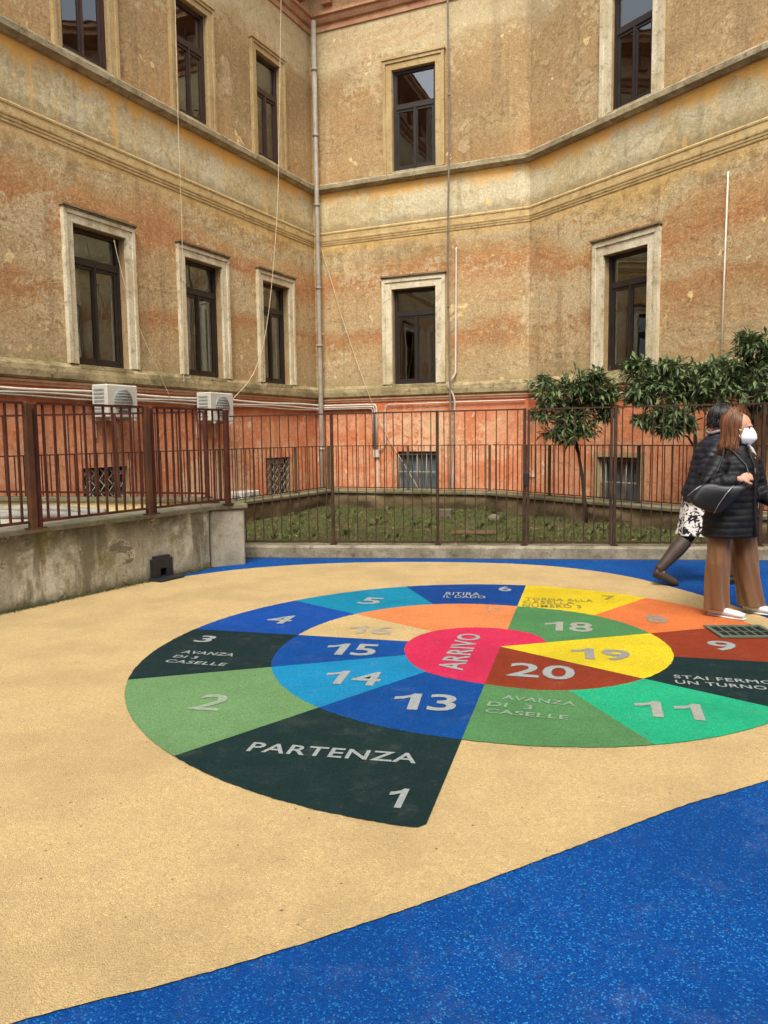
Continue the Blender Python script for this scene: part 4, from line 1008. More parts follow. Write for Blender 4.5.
# rear railing
rrl = empty('garden_railing', (rbL.x, rbL.y, .46)); RO = V((rbL.x, rbL.y, .46)); tag(rrl, 'low thin bar railing on the mossy garden wall before the building', 'railing')
off = -.1
Lc0 = rbL-V((0, 0)); cL = [rbL+dL*s_ for s_ in (0, 1.05, 3.2, 5.3, 7.4)]; cC = [rbL+(rbR-rbL)*s_ for s_ in (0, .5, 1)]; cR = [rbR+dR*s_ for s_ in (0, 1.42, 3.2, 4.9, 6.8)]
sh = lambda q, n_: q-n_*.10
for seq, n_ in ((cL, nL), (cC, nC), (cR, nR)):
    for i in range(len(seq)-1):
        a_, b_ = sh(seq[i], n_), sh(seq[i+1], n_); d_ = (b_-a_).normalized()
        rail_run(rrl, RO, a_+d_*.03, b_-d_*.03, .50, .50, 1.285, 1.285, .118, .0050, M['iron'], rail=.007)
    for q in seq[1:]: post(rrl, RO, sh(q, n_), .463, 1.29, seq[1]-seq[0], .020, .02, M['iron_green'])
q = sh(rbL, (nL+nC).normalized()); post(rrl, RO, q, .463, 1.29, dC, .025, .025, M['iron_green'])

# things lying in the garden
def lump(name, c, r, mat, label, cat, seed):
    mb = MB(); mb.ell(c, (r[0], 0, 0), (0, r[1], 0), (0, 0, r[2]), 14, 9)
    mb.v = [tuple(V(v)+(V(v)-V(c))*.35*mnoise.noise(V(v)*6+V((seed, 0, 0)))) for v in mb.v]
    o = mb.build(name, mat); origin_to(o, (c[0], c[1], c[2]-r[2]*.5)); tag(o, label, cat); return o
mb = MB(); mb.rbox((.98, 12.62, .185), (.13, -.03, 0), (.016, .06, 0), (0, 0, .07), .012); origin_to(tag(mb.build('stone_block', M['brick']), 'squared grey stone block lying on the grass by the garden wall', 'stone'), (.98, 12.62, .115))
lump('rock', (1.72, 11.95, .15), (.10, .09, .08), M['brick'], 'rounded pale rock on the grass left of the gate', 'rock', 2)
mb = MB(); mb.rbox((1.22, 10.35, .15), (.30, -.05, .0), (.03, .16, 0), (0, 0, .012), .006); origin_to(tag(mb.build('board', M['board']), 'flat reddish rotten board lying on the lawn behind the fence', 'board'), (1.22, 10.35, .13))

# trees
def tree(base, trunk_pts, limbs, clusters, label, seed, leaf=.12, dense=2.1, group='small evergreen trees in the garden'):
    rr = random.Random(seed); t = empty('small_tree', base); tag(t, label, 'tree', group)
    B = V(base); tk = MB(); P = [V(q)-B for q in trunk_pts]; n = len(P); tk.tube(P, [.034-.020*i/(n-1) for i in range(n)], 10)
    cr = MB(); tw = []
    for (c, rad) in clusters:
        c = V(c)-B; s0 = min(P, key=lambda q: (q-c).length+max(0, q.z-c.z)*2)
        m1 = s0.lerp(c, .5)+V((rr.uniform(-.06, .06), rr.uniform(-.06, .06), .05)); tk.tube([s0, m1, c], [.018, .013, .008], 7)
        k = int((8+rad[0]*rad[1]*150)*dense)
        for i in range(k):
            v = V((rr.gauss(0, 1), rr.gauss(0, 1), rr.gauss(.15, .75))).normalized(); ln = rr.uniform(.55, 1.45)
            q1 = c+V((v.x*rad[0], v.y*rad[0], v.z*rad[1]))*ln; mid_ = c.lerp(q1, .55)+V((rr.uniform(-.03, .03), rr.uniform(-.03, .03), rr.uniform(0, .05)))
            tk.tube([c, mid_, q1], [.006, .0045, .0025], 4, caps=False)
            for tt in (.35, .6, .8, 1.0):
                if rr.random() < .22: continue
                q = c.lerp(mid_, tt/.55) if tt < .55 else mid_.lerp(q1, (tt-.55)/.45)
                dirv = ((q1-mid_).normalized()+V((0, 0, rr.uniform(-.1, .3)))).normalized(); nl = rr.randint(4, 8) if tt > .9 else rr.randint(2, 5); a0 = rr.uniform(0, 2*PI); ux = dirv.orthogonal().normalized(); uy = dirv.cross(ux)
                for j in range(nl):
                    a = a0+j*2.4+rr.uniform(-.4, .4); o_ = (ux*math.cos(a)+uy*math.sin(a)); L_ = leaf*rr.uniform(.4, 1.35); w_ = L_*rr.uniform(.10, .19)
                    ld_ = (o_*rr.uniform(.5, 1)+dirv*rr.uniform(.2, 1.1)+V((0, 0, rr.uniform(-.4, .15)))).normalized(); sd_ = ld_.cross(V((rr.uniform(-.5, .5), rr.uniform(-.5, .5), 1))).normalized(); un = sd_.cross(ld_)
                    b_ = q-dirv*rr.uniform(0, .06); dr = V((0, 0, -1))*L_*rr.uniform(.0, .3)
                    mm = b_+ld_*L_*.5-un*w_*.25+dr*.15; e_ = b_+ld_*L_+dr
                    cr.add([b_, mm+sd_*w_+un*w_*.5, mm, mm-sd_*w_+un*w_*.5, e_], [(0, 2, 1), (0, 3, 2), (2, 4, 1), (3, 4, 2)], 0, False)
    tk.build('trunk', M['bark'], t); cr.build('crown', M['leaf'], t); return t
tree((3.06, 11.6, .10), [(3.06, 11.6, .05), (3.03, 11.6, .45), (3.0, 11.62, .8), (2.93, 11.6, 1.15), (2.87, 11.58, 1.5), (2.88, 11.6, 1.85)], None,
     [((2.80, 11.5, 2.12), (.36, .26)), ((2.52, 11.6, 1.90), (.26, .20)), ((3.12, 11.7, 2.0), (.30, .24)), ((2.74, 11.45, 1.62), (.26, .17)), ((3.3, 11.6, 1.9), (.2, .18)), ((2.45, 11.7, 2.2), (.2, .13)), ((3.2, 11.5, 2.25), (.24, .14)), ((2.9, 11.7, 1.78), (.3, .2)), ((2.62, 11.6, 1.46), (.2, .1)), ((2.95, 11.5, 1.5), (.22, .12)), ((2.78, 11.4, 1.38), (.14, .08)), ((3.34, 11.6, 1.72), (.12, .10)), ((2.36, 11.6, 1.72), (.16, .1)), ((3.36, 11.5, 2.08), (.12, .10))],
     'small leaning evergreen tree with sparse crown behind the gate, left of the women', 11)
tree((4.28, 10.6, .10), [(4.28, 10.6, .05), (4.28, 10.6, .6), (4.30, 10.62, 1.2), (4.26, 10.6, 1.6), (4.2, 10.6, 1.9)], None,
     [((3.62, 10.5, 2.08), (.34, .26)), ((4.4, 10.5, 1.98), (.34, .24)), ((4.45, 10.6, 2.2), (.3, .18)), ((4.0, 10.6, 2.06), (.36, .26)), ((3.46, 10.6, 1.96), (.18, .13)), ((3.80, 10.4, 1.68), (.28, .13)), ((3.45, 10.5, 2.36), (.16, .10)), ((4.2, 10.6, 2.02), (.28, .22)), ((3.98, 10.4, 1.58), (.18, .14)), ((3.55, 10.4, 1.62), (.18, .1)), ((3.82, 10.3, 1.50), (.14, .08)), ((3.85, 10.5, 2.32), (.2, .1))],
     'bushy evergreen tree with drooping leaves over the fence behind the two women', 12, dense=3.2)
tree((5.04, 10.5, .10), [(5.04, 10.5, .05), (5.04, 10.5, .6), (5.02, 10.5, 1.2), (5.0, 10.5, 1.7), (4.9, 10.5, 2.2)], None,
     [((4.72, 10.5, 2.06), (.38, .28)), ((5.1, 10.6, 2.3), (.4, .30)), ((4.95, 10.4, 2.62), (.24, .16)), ((5.5, 10.5, 2.1), (.4, .3)), ((4.5, 10.6, 2.28), (.26, .16)), ((5.4, 10.6, 2.55), (.3, .25)), ((5.2, 10.3, 1.9), (.3, .16))],
     'taller evergreen tree at the right edge, its dark trunk just right of the masked woman', 13, dense=3.2)

# moss and weeds along wall foot
mo = MB(); rr = random.Random(5)
for i in range(5200):
    s_ = rr.uniform(-3.5, 2.55); o = abs(rr.gauss(0, .035))+.012; q = lw0+dw*s_+nw*o
    if mnoise.noise(V((s_*1.6, 0, 3))) < rr.uniform(-.5, .3): continue
    h = rr.uniform(.006, .028)*math.exp(-o*8); a = rr.uniform(0, PI); wd = rr.uniform(.004, .010); c_, k_ = math.cos(a)*wd, math.sin(a)*wd
    mo.add([(q.x-c_, q.y-k_, .006), (q.x+c_, q.y+k_, .006), (q.x+rr.uniform(-.01, .01), q.y+rr.uniform(-.01, .01), .006+h)], [(0, 1, 2)])
tag(mo.build('moss', M['moss']), 'thin moss and weeds along the foot of the stained wall', 'moss', kind='stuff')

# black drain outlet at the wall foot
q0 = V((-2.475, 7.93)); bx = empty('drain_outlet', (-2.40, 8.02, 0)); tag(bx, 'black plastic drain outlet box at the foot of the stained wall', 'drain')
bc = lw0+dw*1.80+nw*.05; BO = V((-2.40, 8.02, 0)); e1 = D3(dw); e2 = D3(nw)
mb = MB(); c0 = V((bc.x, bc.y, 0))
for (s0, s1, z0, z1) in ((-.13, -.045, .02, .22), (.045, .13, .02, .22), (-.045, .045, .12, .22), (-.045, .045, .02, .04)):
    mb.obox(c0+e1*((s0+s1)/2)+V((0, 0, (z0+z1)/2)), e1*((s1-s0)/2), e2*.03, (0, 0, (z1-z0)/2))
mb.obox(c0+V((0, 0, .235)), e1*.10, e2*.027, (0, 0, .016)); rpart(mb, 'housing', M['blackplastic'], bx, BO)
mb = MB(); mb.obox(c0-e2*.026+V((0, 0, .08)), e1*.045, e2*.003, (0, 0, .04)); rpart(mb, 'opening', M['blackhole'], bx, BO)
mb = MB(); mb.rbox(c0+e2*.07+V((0, 0, .018)), e1*.17, e2*.09, (0, 0, .012), .006); rpart(mb, 'base_plate', M['blackplastic'], bx, BO)

# drain grating in the play area
dg0, dg1, dg2 = V((2.372, 5.645)), V((2.775, 5.63)), V((2.360, 5.30)); ex = (dg1-dg0).normalized(); ey = V((ex.y, -ex.x))
dr = empty('drain_grating', (dg0.x, dg0.y, .01)); DO = V((dg0.x, dg0.y, .01)); tag(dr, 'rectangular steel drain grating set in the floor at the woman\'s white shoes', 'drain')
LX, LY = .42, .335; P2 = lambda u, v, z: V((dg0.x+ex.x*u+ey.x*v, dg0.y+ex.y*u+ey.y*v, z))
mb = MB(); mb.quad(P2(0, 0, .0135), P2(0, LY, .0135), P2(LX, LY, .0135), P2(LX, 0, .0135)); rpart(mb, 'pit', M['pit'], dr, DO)
mb = MB()
for (u0, u1, v0, v1) in ((0, LX, 0, .03), (0, LX, LY-.03, LY), (0, .03, .03, LY-.03), (LX-.03, LX, .03, LY-.03)):
    mb.obox(P2((u0+u1)/2, (v0+v1)/2, .019), D3(ex)*((u1-u0)/2), D3(ey)*((v1-v0)/2), (0, 0, .005))
rpart(mb, 'frame', M['grating'], dr, DO)
mb = MB(); n = 5
for k in range(1, n+1): mb.obox(P2(.03+(LX-.06)*k/(n+1), LY/2, .018), D3(ex)*.006, D3(ey)*(LY/2-.03), (0, 0, .004))
for k in (2,): mb.obox(P2(LX/2, LY*k/4, .0165), D3(ex)*(LX/2-.03), D3(ey)*.003, (0, 0, .0025))
rpart(mb, 'bars', M['grating'], dr, DO)

# ------------------------------------------------------------------ people
SKIN = simple('skin', lin(206, 152, 124, .8), .5, .35, var=.08, scale=20)
SKIN.node_tree.nodes['Principled BSDF'].inputs['Subsurface Weight'].default_value = .08
def hairmat(name, a, b):
    t = NT(name); f = t.noise(26, 4, .6, t.map((1.6, 1.6, .18))); return t.fin(t.ramp(f, [(.3, a), (.7, b)]), .42, .45)
HAIR1 = hairmat('auburn_hair', lin(66, 38, 24, .8), lin(142, 90, 54, .8)); HAIR2 = hairmat('black_hair', lin(16, 12, 12), lin(28, 22, 20))
def cloth(name, c, rough=.7, sheen=0., bump=.001, var=.15, spec=.3, scale=20):
    m = simple(name, c, rough, spec, var=var, scale=scale, bump=bump, bscale=240); b = m.node_tree.nodes['Principled BSDF']
    b.inputs['Sheen Weight'].default_value = sheen; return m
JACK = cloth('black_nylon', (.006, .006, .007, 1), .55, .0, .0010, spec=.28); JACK2 = cloth('navy_nylon', (.010, .011, .018, 1), .5, 0, .0006)
TROU = cloth('brown_velvet', lin(130, 89, 54, .72), .5, .15, .0006, .10, scale=5, spec=.5); SHOE = cloth('white_trainer', lin(236, 234, 230, .8), .55)
MASKM = cloth('white_mask', lin(240, 240, 238, .85), .85, 0, .0008, .03); LEATH = cloth('black_leather', (.008, .008, .009, 1), .38, 0, .0015, spec=.45)
BOOT = cloth('dark_brown_boot', lin(62, 50, 42), .5, 0, .001); TIGHT = cloth('dark_tights', lin(44, 36, 34), .8)
SOLE = simple('dark_sole', (.015, .013, .012, 1), .7); STEEL = simple('bright_zip', lin(150, 150, 154), .35, .5, metal=.6); EYE = simple('dark_eye', (.012, .008, .006, 1), .2, .5)
SCARF = cloth('pale_patterned_scarf', lin(120, 116, 112), .85, 0, .002, .6, scale=45); GREYT = cloth('light_grey_fabric', lin(196, 190, 180), .8)
def floral():
    t = NT('floral_fabric'); v = t.voro(17, feature='F1'); n_ = t.noise(24, 3, .6, None, 1.2); n2 = t.noise(11, 3, .6, t.map((1, 1, 1), (3, 1, 7)), .8)
    m_ = t.math('GREATER_THAN', t.math('ADD', n_, t.math('MULTIPLY', n2, .8)), .90)
    return t.fin(t.mix(m_, (.012, .012, .014, 1), lin(222, 218, 212, .85)), .8, .2)
FLOR = floral()

def head_shapes(mb, c, f, s=1.0):
    """head, jaw, nose, ears around centre c looking along f"""
    f = V(f).normalized(); sd_ = f.cross(V((0, 0, 1))).normalized(); u = sd_.cross(f)
    c = V(c)
    mb.ell(c+u*.02*s-f*.008*s, sd_*.074*s, f*.094*s, u*.098*s, 20, 14); mb.ell(c-u*.045*s+f*.022*s, sd_*.055*s, f*.062*s, u*.068*s, 16, 10)
    mb.ell(c-u*.088*s+f*.052*s, sd_*.026*s, f*.026*s, u*.022*s, 10, 8)
    mb.tube([c+u*.02*s+f*.082*s, c-u*.022*s+f*.108*s, c-u*.032*s+f*.088*s], [.010*s, .015*s, .012*s], 8)
    mb.ell(c-u*.055*s+f*.080*s, sd_*.024*s, f*.010*s, u*.010*s, 10, 6)
    mb.ell(c+u*.028*s+f*.082*s, sd_*.045*s, f*.012*s, u*.010*s, 10, 6)
    for s_ in (-1, 1): mb.ell(c+sd_*s_*.074*s-f*.005*s-u*.008*s, sd_*.010*s, f*.018*s, u*.030*s, 8, 8)
    return f, sd_, u
def hand_shapes(mb, wrist, d, palm_n, curl=1.2, thumb=1, s=1.0):
    """palm and five bent fingers; d points from wrist to knuckles, palm_n out of the palm"""
    d = V(d).normalized(); pn_ = V(palm_n); pn_ = (pn_-d*pn_.dot(d)).normalized(); sd_ = d.cross(pn_)*thumb; w_ = V(wrist)
    mb.ell(w_+d*.045*s, sd_*.040*s, d*.052*s, pn_*.016*s, 12, 8)
    for k, (o, L_) in enumerate(((.029, .070), (.010, .078), (-.010, .073), (-.029, .058))):
        b_ = w_+d*.078*s+sd_*o*s; pts = [w_+d*.04*s+sd_*o*.8*s, b_]; ang = .25; q = b_
        for seg in (.45, .32, .23):
            ang += curl*.62; q = q+(d*math.cos(ang)+pn_*math.sin(ang))*L_*seg*s*1.0; pts.append(q)
        mb.tube(pts, [.009*s, .0095*s, .009*s, .008*s, .0068*s], 8)
    t0 = w_+d*.022*s+sd_*.030*s; t1 = t0+(sd_*.6+d*.7+pn_*.3).normalized()*.036*s; t2 = t1+(d*.9+pn_*.45*curl).normalized()*.032*s; mb.tube([w_+d*.015*s+sd_*.01*s, t0, t1, t2], [.012*s, .012*s, .0105*s, .008*s], 8)
def quilt(me, arms, pitch=.05, amp=.010, zmin=-9):
    """padded horizontal channels round torso, and rings along each sleeve"""
    n = len(me.vertices); co = np.empty(n*3); me.vertices.foreach_get('co', co); co = co.reshape(-1, 3); no = np.empty(n*3); me.vertex_normals.foreach_get('vector', no); no = no.reshape(-1, 3)
    par = co[:, 2].copy(); best = np.full(n, 9.)
    for arm in arms:
        acc = 0.
        for i in range(len(arm)-1):
            a, b = np.array(arm[i]), np.array(arm[i+1]); L_ = np.linalg.norm(b-a); d = (b-a)/L_; t_ = np.clip((co-a)@d, 0, L_); dist = np.linalg.norm(co-(a+t_[:, None]*d), axis=1)
            m_ = (dist < .085) & (dist < best) & ((t_ > .06) | (i > 0)); par[m_] = (acc+t_)[m_]; best[m_] = dist[m_]; acc += L_
    k = np.abs(np.sin(np.pi*par/pitch))**.55
    wob = np.array([mnoise.noise(V(c)*14) for c in co])
    co += no*((k-.7)*amp+wob*.011)[:, None]; me.vertices.foreach_set('co', co.ravel()); me.update()

def hair_long(mb, c, f, L_bottom, seed, n=150, R_=(.086, .106, .118), gap=62):
    rr = random.Random(seed); f = V(f).normalized(); sd_ = f.cross(V((0, 0, 1))).normalized(); u = V((0, 0, 1)); c = V(c)
    mb.ell(c+u*.030-f*.022, sd_*.083, f*.095, u*.102, 20, 12)
    for i in range(n):
        ph = math.radians(rr.uniform(gap, 360-gap)); lay = rr.uniform(.98, 1.17); part = sd_*rr.uniform(-.03, .03)
        def on(t_, e=0): # t_: 0 crown .. 1 ear level
            th = t_*PI/2; return c+u*(.022+math.cos(th)*(.118*lay))+(f*math.cos(ph)*R_[1]+sd_*math.sin(ph)*R_[0])*math.sin(th)*lay-f*.010
        zb = L_bottom+rr.uniform(0, .10); pts = [on(.12)+part, on(.4), on(.7), on(1)]
        e = on(1); out = (f*math.cos(ph)+sd_*math.sin(ph)); fl = rr.uniform(-.02, .035)
        for q in (.35, .7, 1): pts.append(V((e.x, e.y, e.z+(zb-e.z)*q))+out*fl*q-out*.018*math.sin(q*PI)+V((rr.uniform(-.008, .008), rr.uniform(-.008, .008), 0)))
        r_ = rr.uniform(.004, .009); mb.tube(pts, [r_*.6, r_, r_, r_*1.05, r_, r_*.8, r_*.25], 6)

# --- woman in front, black quilted coat
wo = empty('person', (2.735, 5.985, .006)); tag(wo, 'woman in black quilted coat, brown wide trousers and white face mask, standing', 'person')
a = math.radians(33); sx = V((math.cos(a), math.sin(a), 0)); fx = V((math.sin(a), -math.cos(a), 0)); hf = V((math.sin(math.radians(54)), -math.cos(math.radians(54)), -.10)).normalized()
HC = V((.008, -.01, 1.475))
shR = -sx*.18+V((-.015, 0, 1.235)); elR = V((-.285, -.155, 1.045)); wrR = V((-.085, -.275, 1.10))
shL = sx*.165+V((.01, 0, 1.235)); elL = V((.235, .10, .985)); wrL = V((.265, -.10, .895))
body = MB(); head_shapes(body, HC, hf)
body.tube([HC-V((.010, -.02, .03)), (.0, .02, 1.33), (-.01, .02, 1.24)], [.050, .052, .06], 14)
body.loft([(0, 0, z, rx, ry, a) for z, rx, ry in ((.70, .15, .10), (.80, .165, .11), (.98, .135, .095), (1.12, .155, .105), (1.22, .165, .095), (1.27, .11, .08))])
for (s_, e_, w_) in ((shR, elR, wrR), (shL, elL, wrL)): body.tube([s_, e_, w_], [.047, .040, .026], 12)
hand_shapes(body, wrR, V((.75, .12, .22)), V((.05, .55, -.35)), 1.5, -1); hand_shapes(body, wrL, V((.15, -.75, -.35)), V((-.5, .1, -.5)), 1.1, 1)
lgR = [V((-.135, -.045, .78)), V((-.14, -.045, .44)), V((-.12, .01, .10))]; lgL = [V((.085, .05, .78)), V((.125, .06, .44)), V((.195, .115, .10))]
for lg in (lgR, lgL): body.tube(lg, [.082, .058, .038], 14)
ft = [(V((-.135, .045, .04)), V((.03, -.125, .03))), (V((.185, .14, .04)), V((.335, -.01, .03)))]
for (h_, t_) in ft: body.tube([h_+V((0, 0, .06)), h_.lerp(t_, .3)+V((0, 0, .02)), t_], [.035, .036, .028], 10)
mesh_part(remesh(body, .006, 3), 'body', SKIN, wo)
for s_ in (-1, 1):
    e = MB(); sd_ = hf.cross(V((0, 0, 1))).normalized(); u_ = sd_.cross(hf); e.ell(HC+u_*.008+hf*.081+sd_*s_*.031, sd_*.013, hf*.006, u_*.006, 10, 6); e.build('eye', EYE, wo)
ja = MB()
ja.loft([(x, y, z, rx, ry, a) for x, y, z, rx, ry in ((-.03, .0, .640, .238, .172), (-.03, 0, .655, .252, .180), (-.03, 0, .78, .250, .176), (-.02, 0, .92, .228, .158), (-.012, 0, 1.02, .214, .150), (-.008, 0, 1.12, .214, .150), (-.005, 0, 1.20, .208, .138), (0, .005, 1.25, .178, .114), (.0, .01, 1.285, .115, .095), (.01, .01, 1.325, .080, .080), (.015, .008, 1.375, .072, .074))], 32)
for (s_, e_, w_) in ((shR, elR, wrR), (shL, elL, wrL)): ja.tube([s_-V((0, 0, .0)), s_.lerp(e_, .5), e_, e_.lerp(w_, .5), e_.lerp(w_, .93)], [.082, .078, .074, .066, .05], 14)
jm_ = remesh(ja, .009, 5); quilt(jm_, [[tuple(shR), tuple(elR), tuple(wrR)], [tuple(shL), tuple(elL), tuple(wrL)]], .048, .0065); jk = mesh_part(jm_, 'coat', JACK, wo)
zp = MB(); zp.tube([fx*r_+V((0, 0, z)) for z, r_ in ((.66, .172), (.78, .172), (.92, .162), (1.02, .158), (1.12, .158), (1.20, .147), (1.26, .120), (1.32, .094), (1.36, .088))], .008, 6); zp.obox(fx*.155+V((0, 0, 1.15)), sx*.006, fx*.006, (0, 0, .022), 1); zp.build('zip', [LEATH, STEEL], jk)
sc = MB(); q = HC+V((.068, -.085, -.165)); sc.rbox(q, (.020, .010, -.012), (.004, -.008, .0), (-.014, .004, .030), .003); sc.build('collar_lining', GREYT, jk)
tr = MB(); tr.loft([(-.02, 0, z, rx, ry, a) for z, rx, ry in ((.70, .20, .135), (.82, .185, .128))], 28)
for si, (lg, bot, ex_, ey_) in enumerate(((lgR, V((-.115, .015, .045)), .086, .099), (lgL, V((.208, .105, .05)), .094, .100))):
    rings = []
    for i in range(15):
        t_ = i/14; z = .80-(.80-.062)*t_; c_ = lg[0].lerp(lg[1], t_*2) if t_ < .5 else lg[1].lerp(bot, (t_-.5)*2)
        rr_ = ex_ if t_ < .5 else ex_+(ey_-ex_)*((t_-.5)*2)**1.6
        rings.append((c_.x, c_.y, z, rr_*1.0, rr_*.95, a))
    tr.loft(rings, 48, rip=lambda z, an, si=si: 1+(.11*min(1, (.8-z)*2.2))*math.sin(5*an+si+1.6*math.sin(z*6))+.045*math.sin(9*an+z*12))
tm_ = remesh(tr, .007, 1); mesh_part(tm_, 'trousers', TROU, wo)
for (h_, t_) in ft:
    s = MB(); dd = (t_-h_); dd.z = 0; dd.normalize(); sd_ = V((-dd.y, dd.x, 0)); pts = []
    s.loft([(0, 0, z, 1, 1, 0) for z in (0, .01)], 4) if False else None
    for (q, wd, ht) in ((0, .030, .075), (.15, .038, .085), (.4, .040, .080), (.62, .046, .060), (.82, .046, .052), (.97, .030, .040)): pts.append((h_.lerp(t_, q), wd, ht))
    n = 14; vs = []; fs = []
    L_ = (t_-h_).length*1.12
    for i, (c_, wd, ht) in enumerate(pts):
        c_ = V((c_.x, c_.y, 0))+dd*(-.02+.04*(i/5))
        for k in range(n): an = 2*PI*k/n; vs.append(c_+sd_*math.cos(an)*wd+V((0, 0, .012+ht/2+math.sin(an)*ht/2)))
    for i in range(5):
        for k in range(n): fs.append((i*n+k, i*n+(k+1) % n, (i+1)*n+(k+1) % n, (i+1)*n+k))
    fs += [tuple(range(n))[::-1], tuple(5*n+k for k in range(n))]; s.add(vs, fs, 0, True); sh_ = s.build('shoe', SHOE, wo)
    if sh_.data.polygons[0].normal.dot(V(sh_.data.polygons[0].center)-V((h_.lerp(t_, .5).x, h_.lerp(t_, .5).y, .05))) < 0: sh_.data.flip_normals()
    so_ = MB(); so_.tube([V((h_.x, h_.y, .008))-dd*.025, V((h_.x, h_.y, .008)).lerp(V((t_.x, t_.y, .008)), .65), V((t_.x, t_.y, .008))+dd*.022], [.034, .048, .028], 12, flat=.18); so_.build('sole', SHOE, sh_)
ha = MB(); hair_long(ha, HC, hf, 1.225, 4, 420, gap=78); ha.build('hair', HAIR1, wo)
mk = MB(); sd_ = hf.cross(V((0, 0, 1))).normalized(); u_ = sd_.cross(hf); n = 15; vs = []; fs = []
for j in range(11):
    t_ = j/10; v = -1+2*t_; half = .072*(1-.35*abs(v)**2.2)
    for i in range(n):
        s_ = -1+2*i/(n-1); bulge = (1-abs(s_)**1.3); dep = .045+.098*bulge*(1-.5*abs(v+.1)**1.35)-(.006 if j == 5 else 0)+(.004 if v > .6 else 0)
        vs.append(HC-u_*.050+u_*v*.070*(1-.16*(1-bulge))+sd_*s_*half*1.12+hf*dep)
for j in range(10):
    for i in range(n-1): q = j*n+i; fs.append((q, q+1, q+n+1, q+n))
mk.add(vs, fs, 0, True)
for s_ in (-1, 1):
    for v in (.03, -.03): mk.tube([HC-u_*(.045-v)+sd_*s_*.070+hf*.045, HC-u_*(.02-v*.5)+sd_*s_*.082+hf*.01], .0022, 5)
mk.build('face_mask', MASKM, wo)

# --- handbag held under her arm
bg = empty('handbag', (2.55, 5.72, .84)); tag(bg, 'black leather shoulder bag with silver zip hanging under the woman\'s arm', 'bag'); bgo = V((2.55, 5.72, .84))-V((2.735, 5.985, .006))
mb = MB(); bu = V((.96, -.28, .0)).normalized(); bv = V((0, 0, 1)); bn = bu.cross(bv)
out = [(-.225, .02), (-.20, -.045), (-.10, -.095), (.01, -.115), (.09, -.06), (.17, .03), (.225, .10), (.19, .135), (.05, .13), (-.06, .15), (-.16, .12)]
oc = V((-.245, -.250, .945)); n = len(out); vs = []; fs = []
P_ = closed_spline([V(q)*.84 for q in out], 5); n = len(P_); lays = [(-.062, .80), (-.048, .95), (-.02, 1.0), (.02, 1.0), (.048, .95), (.062, .80)]
for (o_, k_) in lays:
    for q in P_: vs.append(oc+bu*q.x*k_+bv*(q.y*k_)+bn*o_*(.55+.45*(1-(q.y+.12)/.3)))
for i in range(len(lays)-1):
    for k in range(n): fs.append((i*n+k, i*n+(k+1) % n, (i+1)*n+(k+1) % n, (i+1)*n+k))
fs += [tuple(range(n))[::-1], tuple((len(lays)-1)*n+k for k in range(n))]
mb.add([V(v)-bgo for v in vs], fs, 0, True); bagb = mb.build('bag_body', LEATH, bg)
mb = MB(); mb.tube([oc+bu*x+bv*y-bn*d_*-1-bgo for x, y, d_ in ((-.03, -.10, .062), (.0, -.03, .066), (.05, .05, .064), (.10, .11, .054))], .003, 6); mb.tube([oc+bu*x+bv*y+bn*d_-bgo for x, y, d_ in ((-.215, .03, .05), (-.17, .075, .056), (-.12, .11, .055))], .003, 6); mb.build('zip', STEEL, bagb)
# make sure the zip sits on the side facing out of the coat
mb = MB(); mb.tube([q-bgo for q in (oc+bu*-.10+bv*.11, V((-.25, -.24, 1.16)), shR+V((-.01, -.075, .055)), shR+V((.02, -.01, .092)), shR+V((.01, .07, .04)))], .011, 8, flat=.5)
mb.tube([q-bgo for q in (oc+bu*.14+bv*.10, wrR+V((.06, -.01, -.01)), wrR+V((.055, .05, .10)), shR+V((.05, -.085, .07)), shR+V((.03, .01, .092)))], .010, 8, flat=.5); mb.build('strap', LEATH, bg)

# --- woman behind, walking to the right
w2 = empty('person', (3.0, 7.35, .002)); tag(w2, 'dark haired woman in navy jacket, floral skirt and brown boots walking behind the masked woman', 'person')
f2 = V((.98, -.18, 0)).normalized(); y2 = math.atan2(f2.y, f2.x)-PI/2; sx2 = V((-f2.y, f2.x, 0))
HC2 = V((.215, .0, 1.560)); body = MB(); head_shapes(body, HC2, (f2+V((0, .35, -.05))).normalized())
body.tube([HC2-f2*.02-V((0, 0, .04)), (.17, 0, 1.44), (.13, 0, 1.33)], [.05, .052, .065], 14)
body.loft([(x, 0, z, rx, ry, y2) for x, z, rx, ry in ((.03, .80, .15, .11), (.03, .90, .165, .12), (.07, 1.08, .13, .10), (.10, 1.24, .135, .095), (.12, 1.32, .13, .08), (.14, 1.39, .08, .06))])
s_r = V((.06, 0, 1.34))-sx2*.17*-1 if False else V((.11, -.17, 1.335)); s_l = V((.14, .17, 1.335))
e_r, w_r = V((-.035, -.23, 1.09)), V((.18, -.24, 1.0)); e_l, w_l = V((.22, .22, 1.08)), V((.40, .16, 1.02))
for (s_, e_, w_) in ((s_r, e_r, w_r), (s_l, e_l, w_l)): body.tube([s_-V((0, 0, .03)), e_, w_], [.036, .036, .027], 12)
hand_shapes(body, w_r, (w_r-e_r), V((0, .8, -.3)), .8, 1); hand_shapes(body, w_l, (w_l-e_l), V((0, -.8, -.3)), .8, -1)
lb = [V((.02, .0, .88)), V((-.09, -.03, .46)), V((-.365, -.085, .175))]; lf = [V((.06, .06, .88)), V((.24, .02, .50)), V((.335, -.03, .10))]
body.tube(lb, [.085, .056, .038], 14); body.tube(lf, [.085, .056, .038], 14)
foots = [(V((-.405, -.085, .125)), V((-.235, -.095, .03))), (V((.315, -.03, .045)), V((.49, -.06, .035)))]
for (h_, t_) in foots: body.tube([h_+V((.02, 0, .05)), h_.lerp(t_, .4), t_], [.036, .036, .028], 10)
mesh_part(remesh(body, .007, 3), 'body', SKIN, w2)
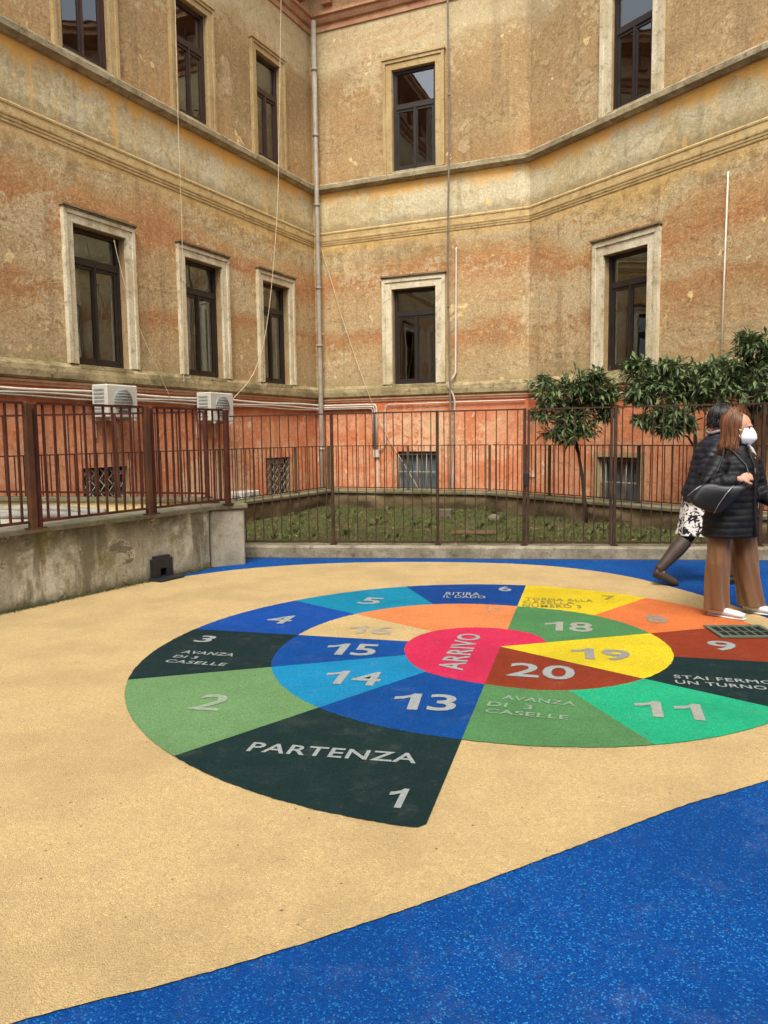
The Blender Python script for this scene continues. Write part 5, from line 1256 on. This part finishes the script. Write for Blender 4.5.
ja = MB(); ja.loft([(x, 0, z, rx, ry, y2) for x, z, rx, ry in ((.02, .80, .205, .165), (.02, .90, .20, .16), (.06, 1.05, .178, .145), (.09, 1.2, .188, .145), (.115, 1.32, .19, .125), (.135, 1.375, .14, .105), (.16, 1.41, .085, .085), (.17, 1.45, .074, .076))], 30)
for (s_, e_, w_) in ((s_r, e_r, w_r), (s_l, e_l, w_l)): ja.tube([s_, s_.lerp(e_, .5), e_, e_.lerp(w_, .5), e_.lerp(w_, .93)], [.078, .072, .068, .058, .046], 14)
jm_ = remesh(ja, .010, 5); quilt(jm_, [[tuple(s_r), tuple(e_r), tuple(w_r)], [tuple(s_l), tuple(e_l), tuple(w_l)]], .06, .010); mesh_part(jm_, 'jacket', JACK2, w2)
sk = MB(); sk.loft([(x, 0, z, rx, ry, y2) for x, z, rx, ry in ((.03, .475, .20, .215), (.03, .52, .195, .205), (.03, .65, .180, .185), (.03, .78, .17, .17), (.02, .9, .16, .15))], 48, rip=lambda z, an: 1+.06*min(1, max(0, (.9-z)*2))*math.sin(7*an+z*3)); mesh_part(remesh(sk, .009, 2), 'skirt', FLOR, w2)
for lg, (h_, t_) in ((lb, foots[0]), (lf, foots[1])):
    tg = MB(); tg.tube([lg[0], lg[1], lg[1].lerp(lg[2], .5)], [.085, .060, .054], 14); tg.build('tights', TIGHT, w2)
    bt = MB(); k_ = lg[1].lerp(lg[2], .30); k_ = lg[1].lerp(lg[2], .12); bt.tube([k_, lg[1].lerp(lg[2], .4), lg[1].lerp(lg[2], .65), lg[2], h_+V((.012, 0, .03))], [.074, .074, .064, .050, .046], 14)
    dd = (t_-h_).normalized(); bt.tube([h_-dd*.025, h_.lerp(t_, .25)+V((0, 0, .008)), h_.lerp(t_, .6), t_, t_+dd*.035-V((0, 0, .004))], [.034, .044, .043, .038, .022], 12)
    bm_ = mesh_part(remesh(bt, .007, 3), 'boot', BOOT, w2)
    so_ = MB(); d2 = V((0, 0, -.034)); so_.tube([h_-dd*.02+d2, h_.lerp(t_, .5)+d2, t_+dd*.03+d2*.75], [.034, .040, .026], 10, flat=.22); so_.obox(h_+d2*1.35, dd*.03, V((-dd.y, dd.x, 0)).normalized()*.030, (0, 0, .014)); so_.build('sole', SOLE, bm_)
ha = MB(); f2h = (f2+V((0, .35, -.05))).normalized(); rr = random.Random(9); ha.ell(HC2+V((0, 0, .03))-f2h*.018, f2h.cross(V((0, 0, 1)))*.093, f2h*.108, (0, 0, .112), 20, 12)
hair_long(ha, HC2, f2h, 1.475, 8, 260, (.092, .112, .125), 66); ha.build('hair', HAIR2, w2)
sf = MB(); sf.tube([V((.16, 0, 1.455))+V((math.cos(q)*.083, math.sin(q)*.083, .01*math.sin(3*q))) for q in np.linspace(0, 2*PI, 25)],   .015, 10, caps=False); sf.build('scarf', SCARF, w2)
for s_ in (-1, 1):
    e = MB(); sd_ = f2h.cross(V((0, 0, 1))).normalized(); u_ = sd_.cross(f2h); e.ell(HC2+u_*.008+f2h*.081+sd_*s_*.031, sd_*.013, f2h*.006, u_*.006, 10, 6); e.build('eye', EYE, w2)
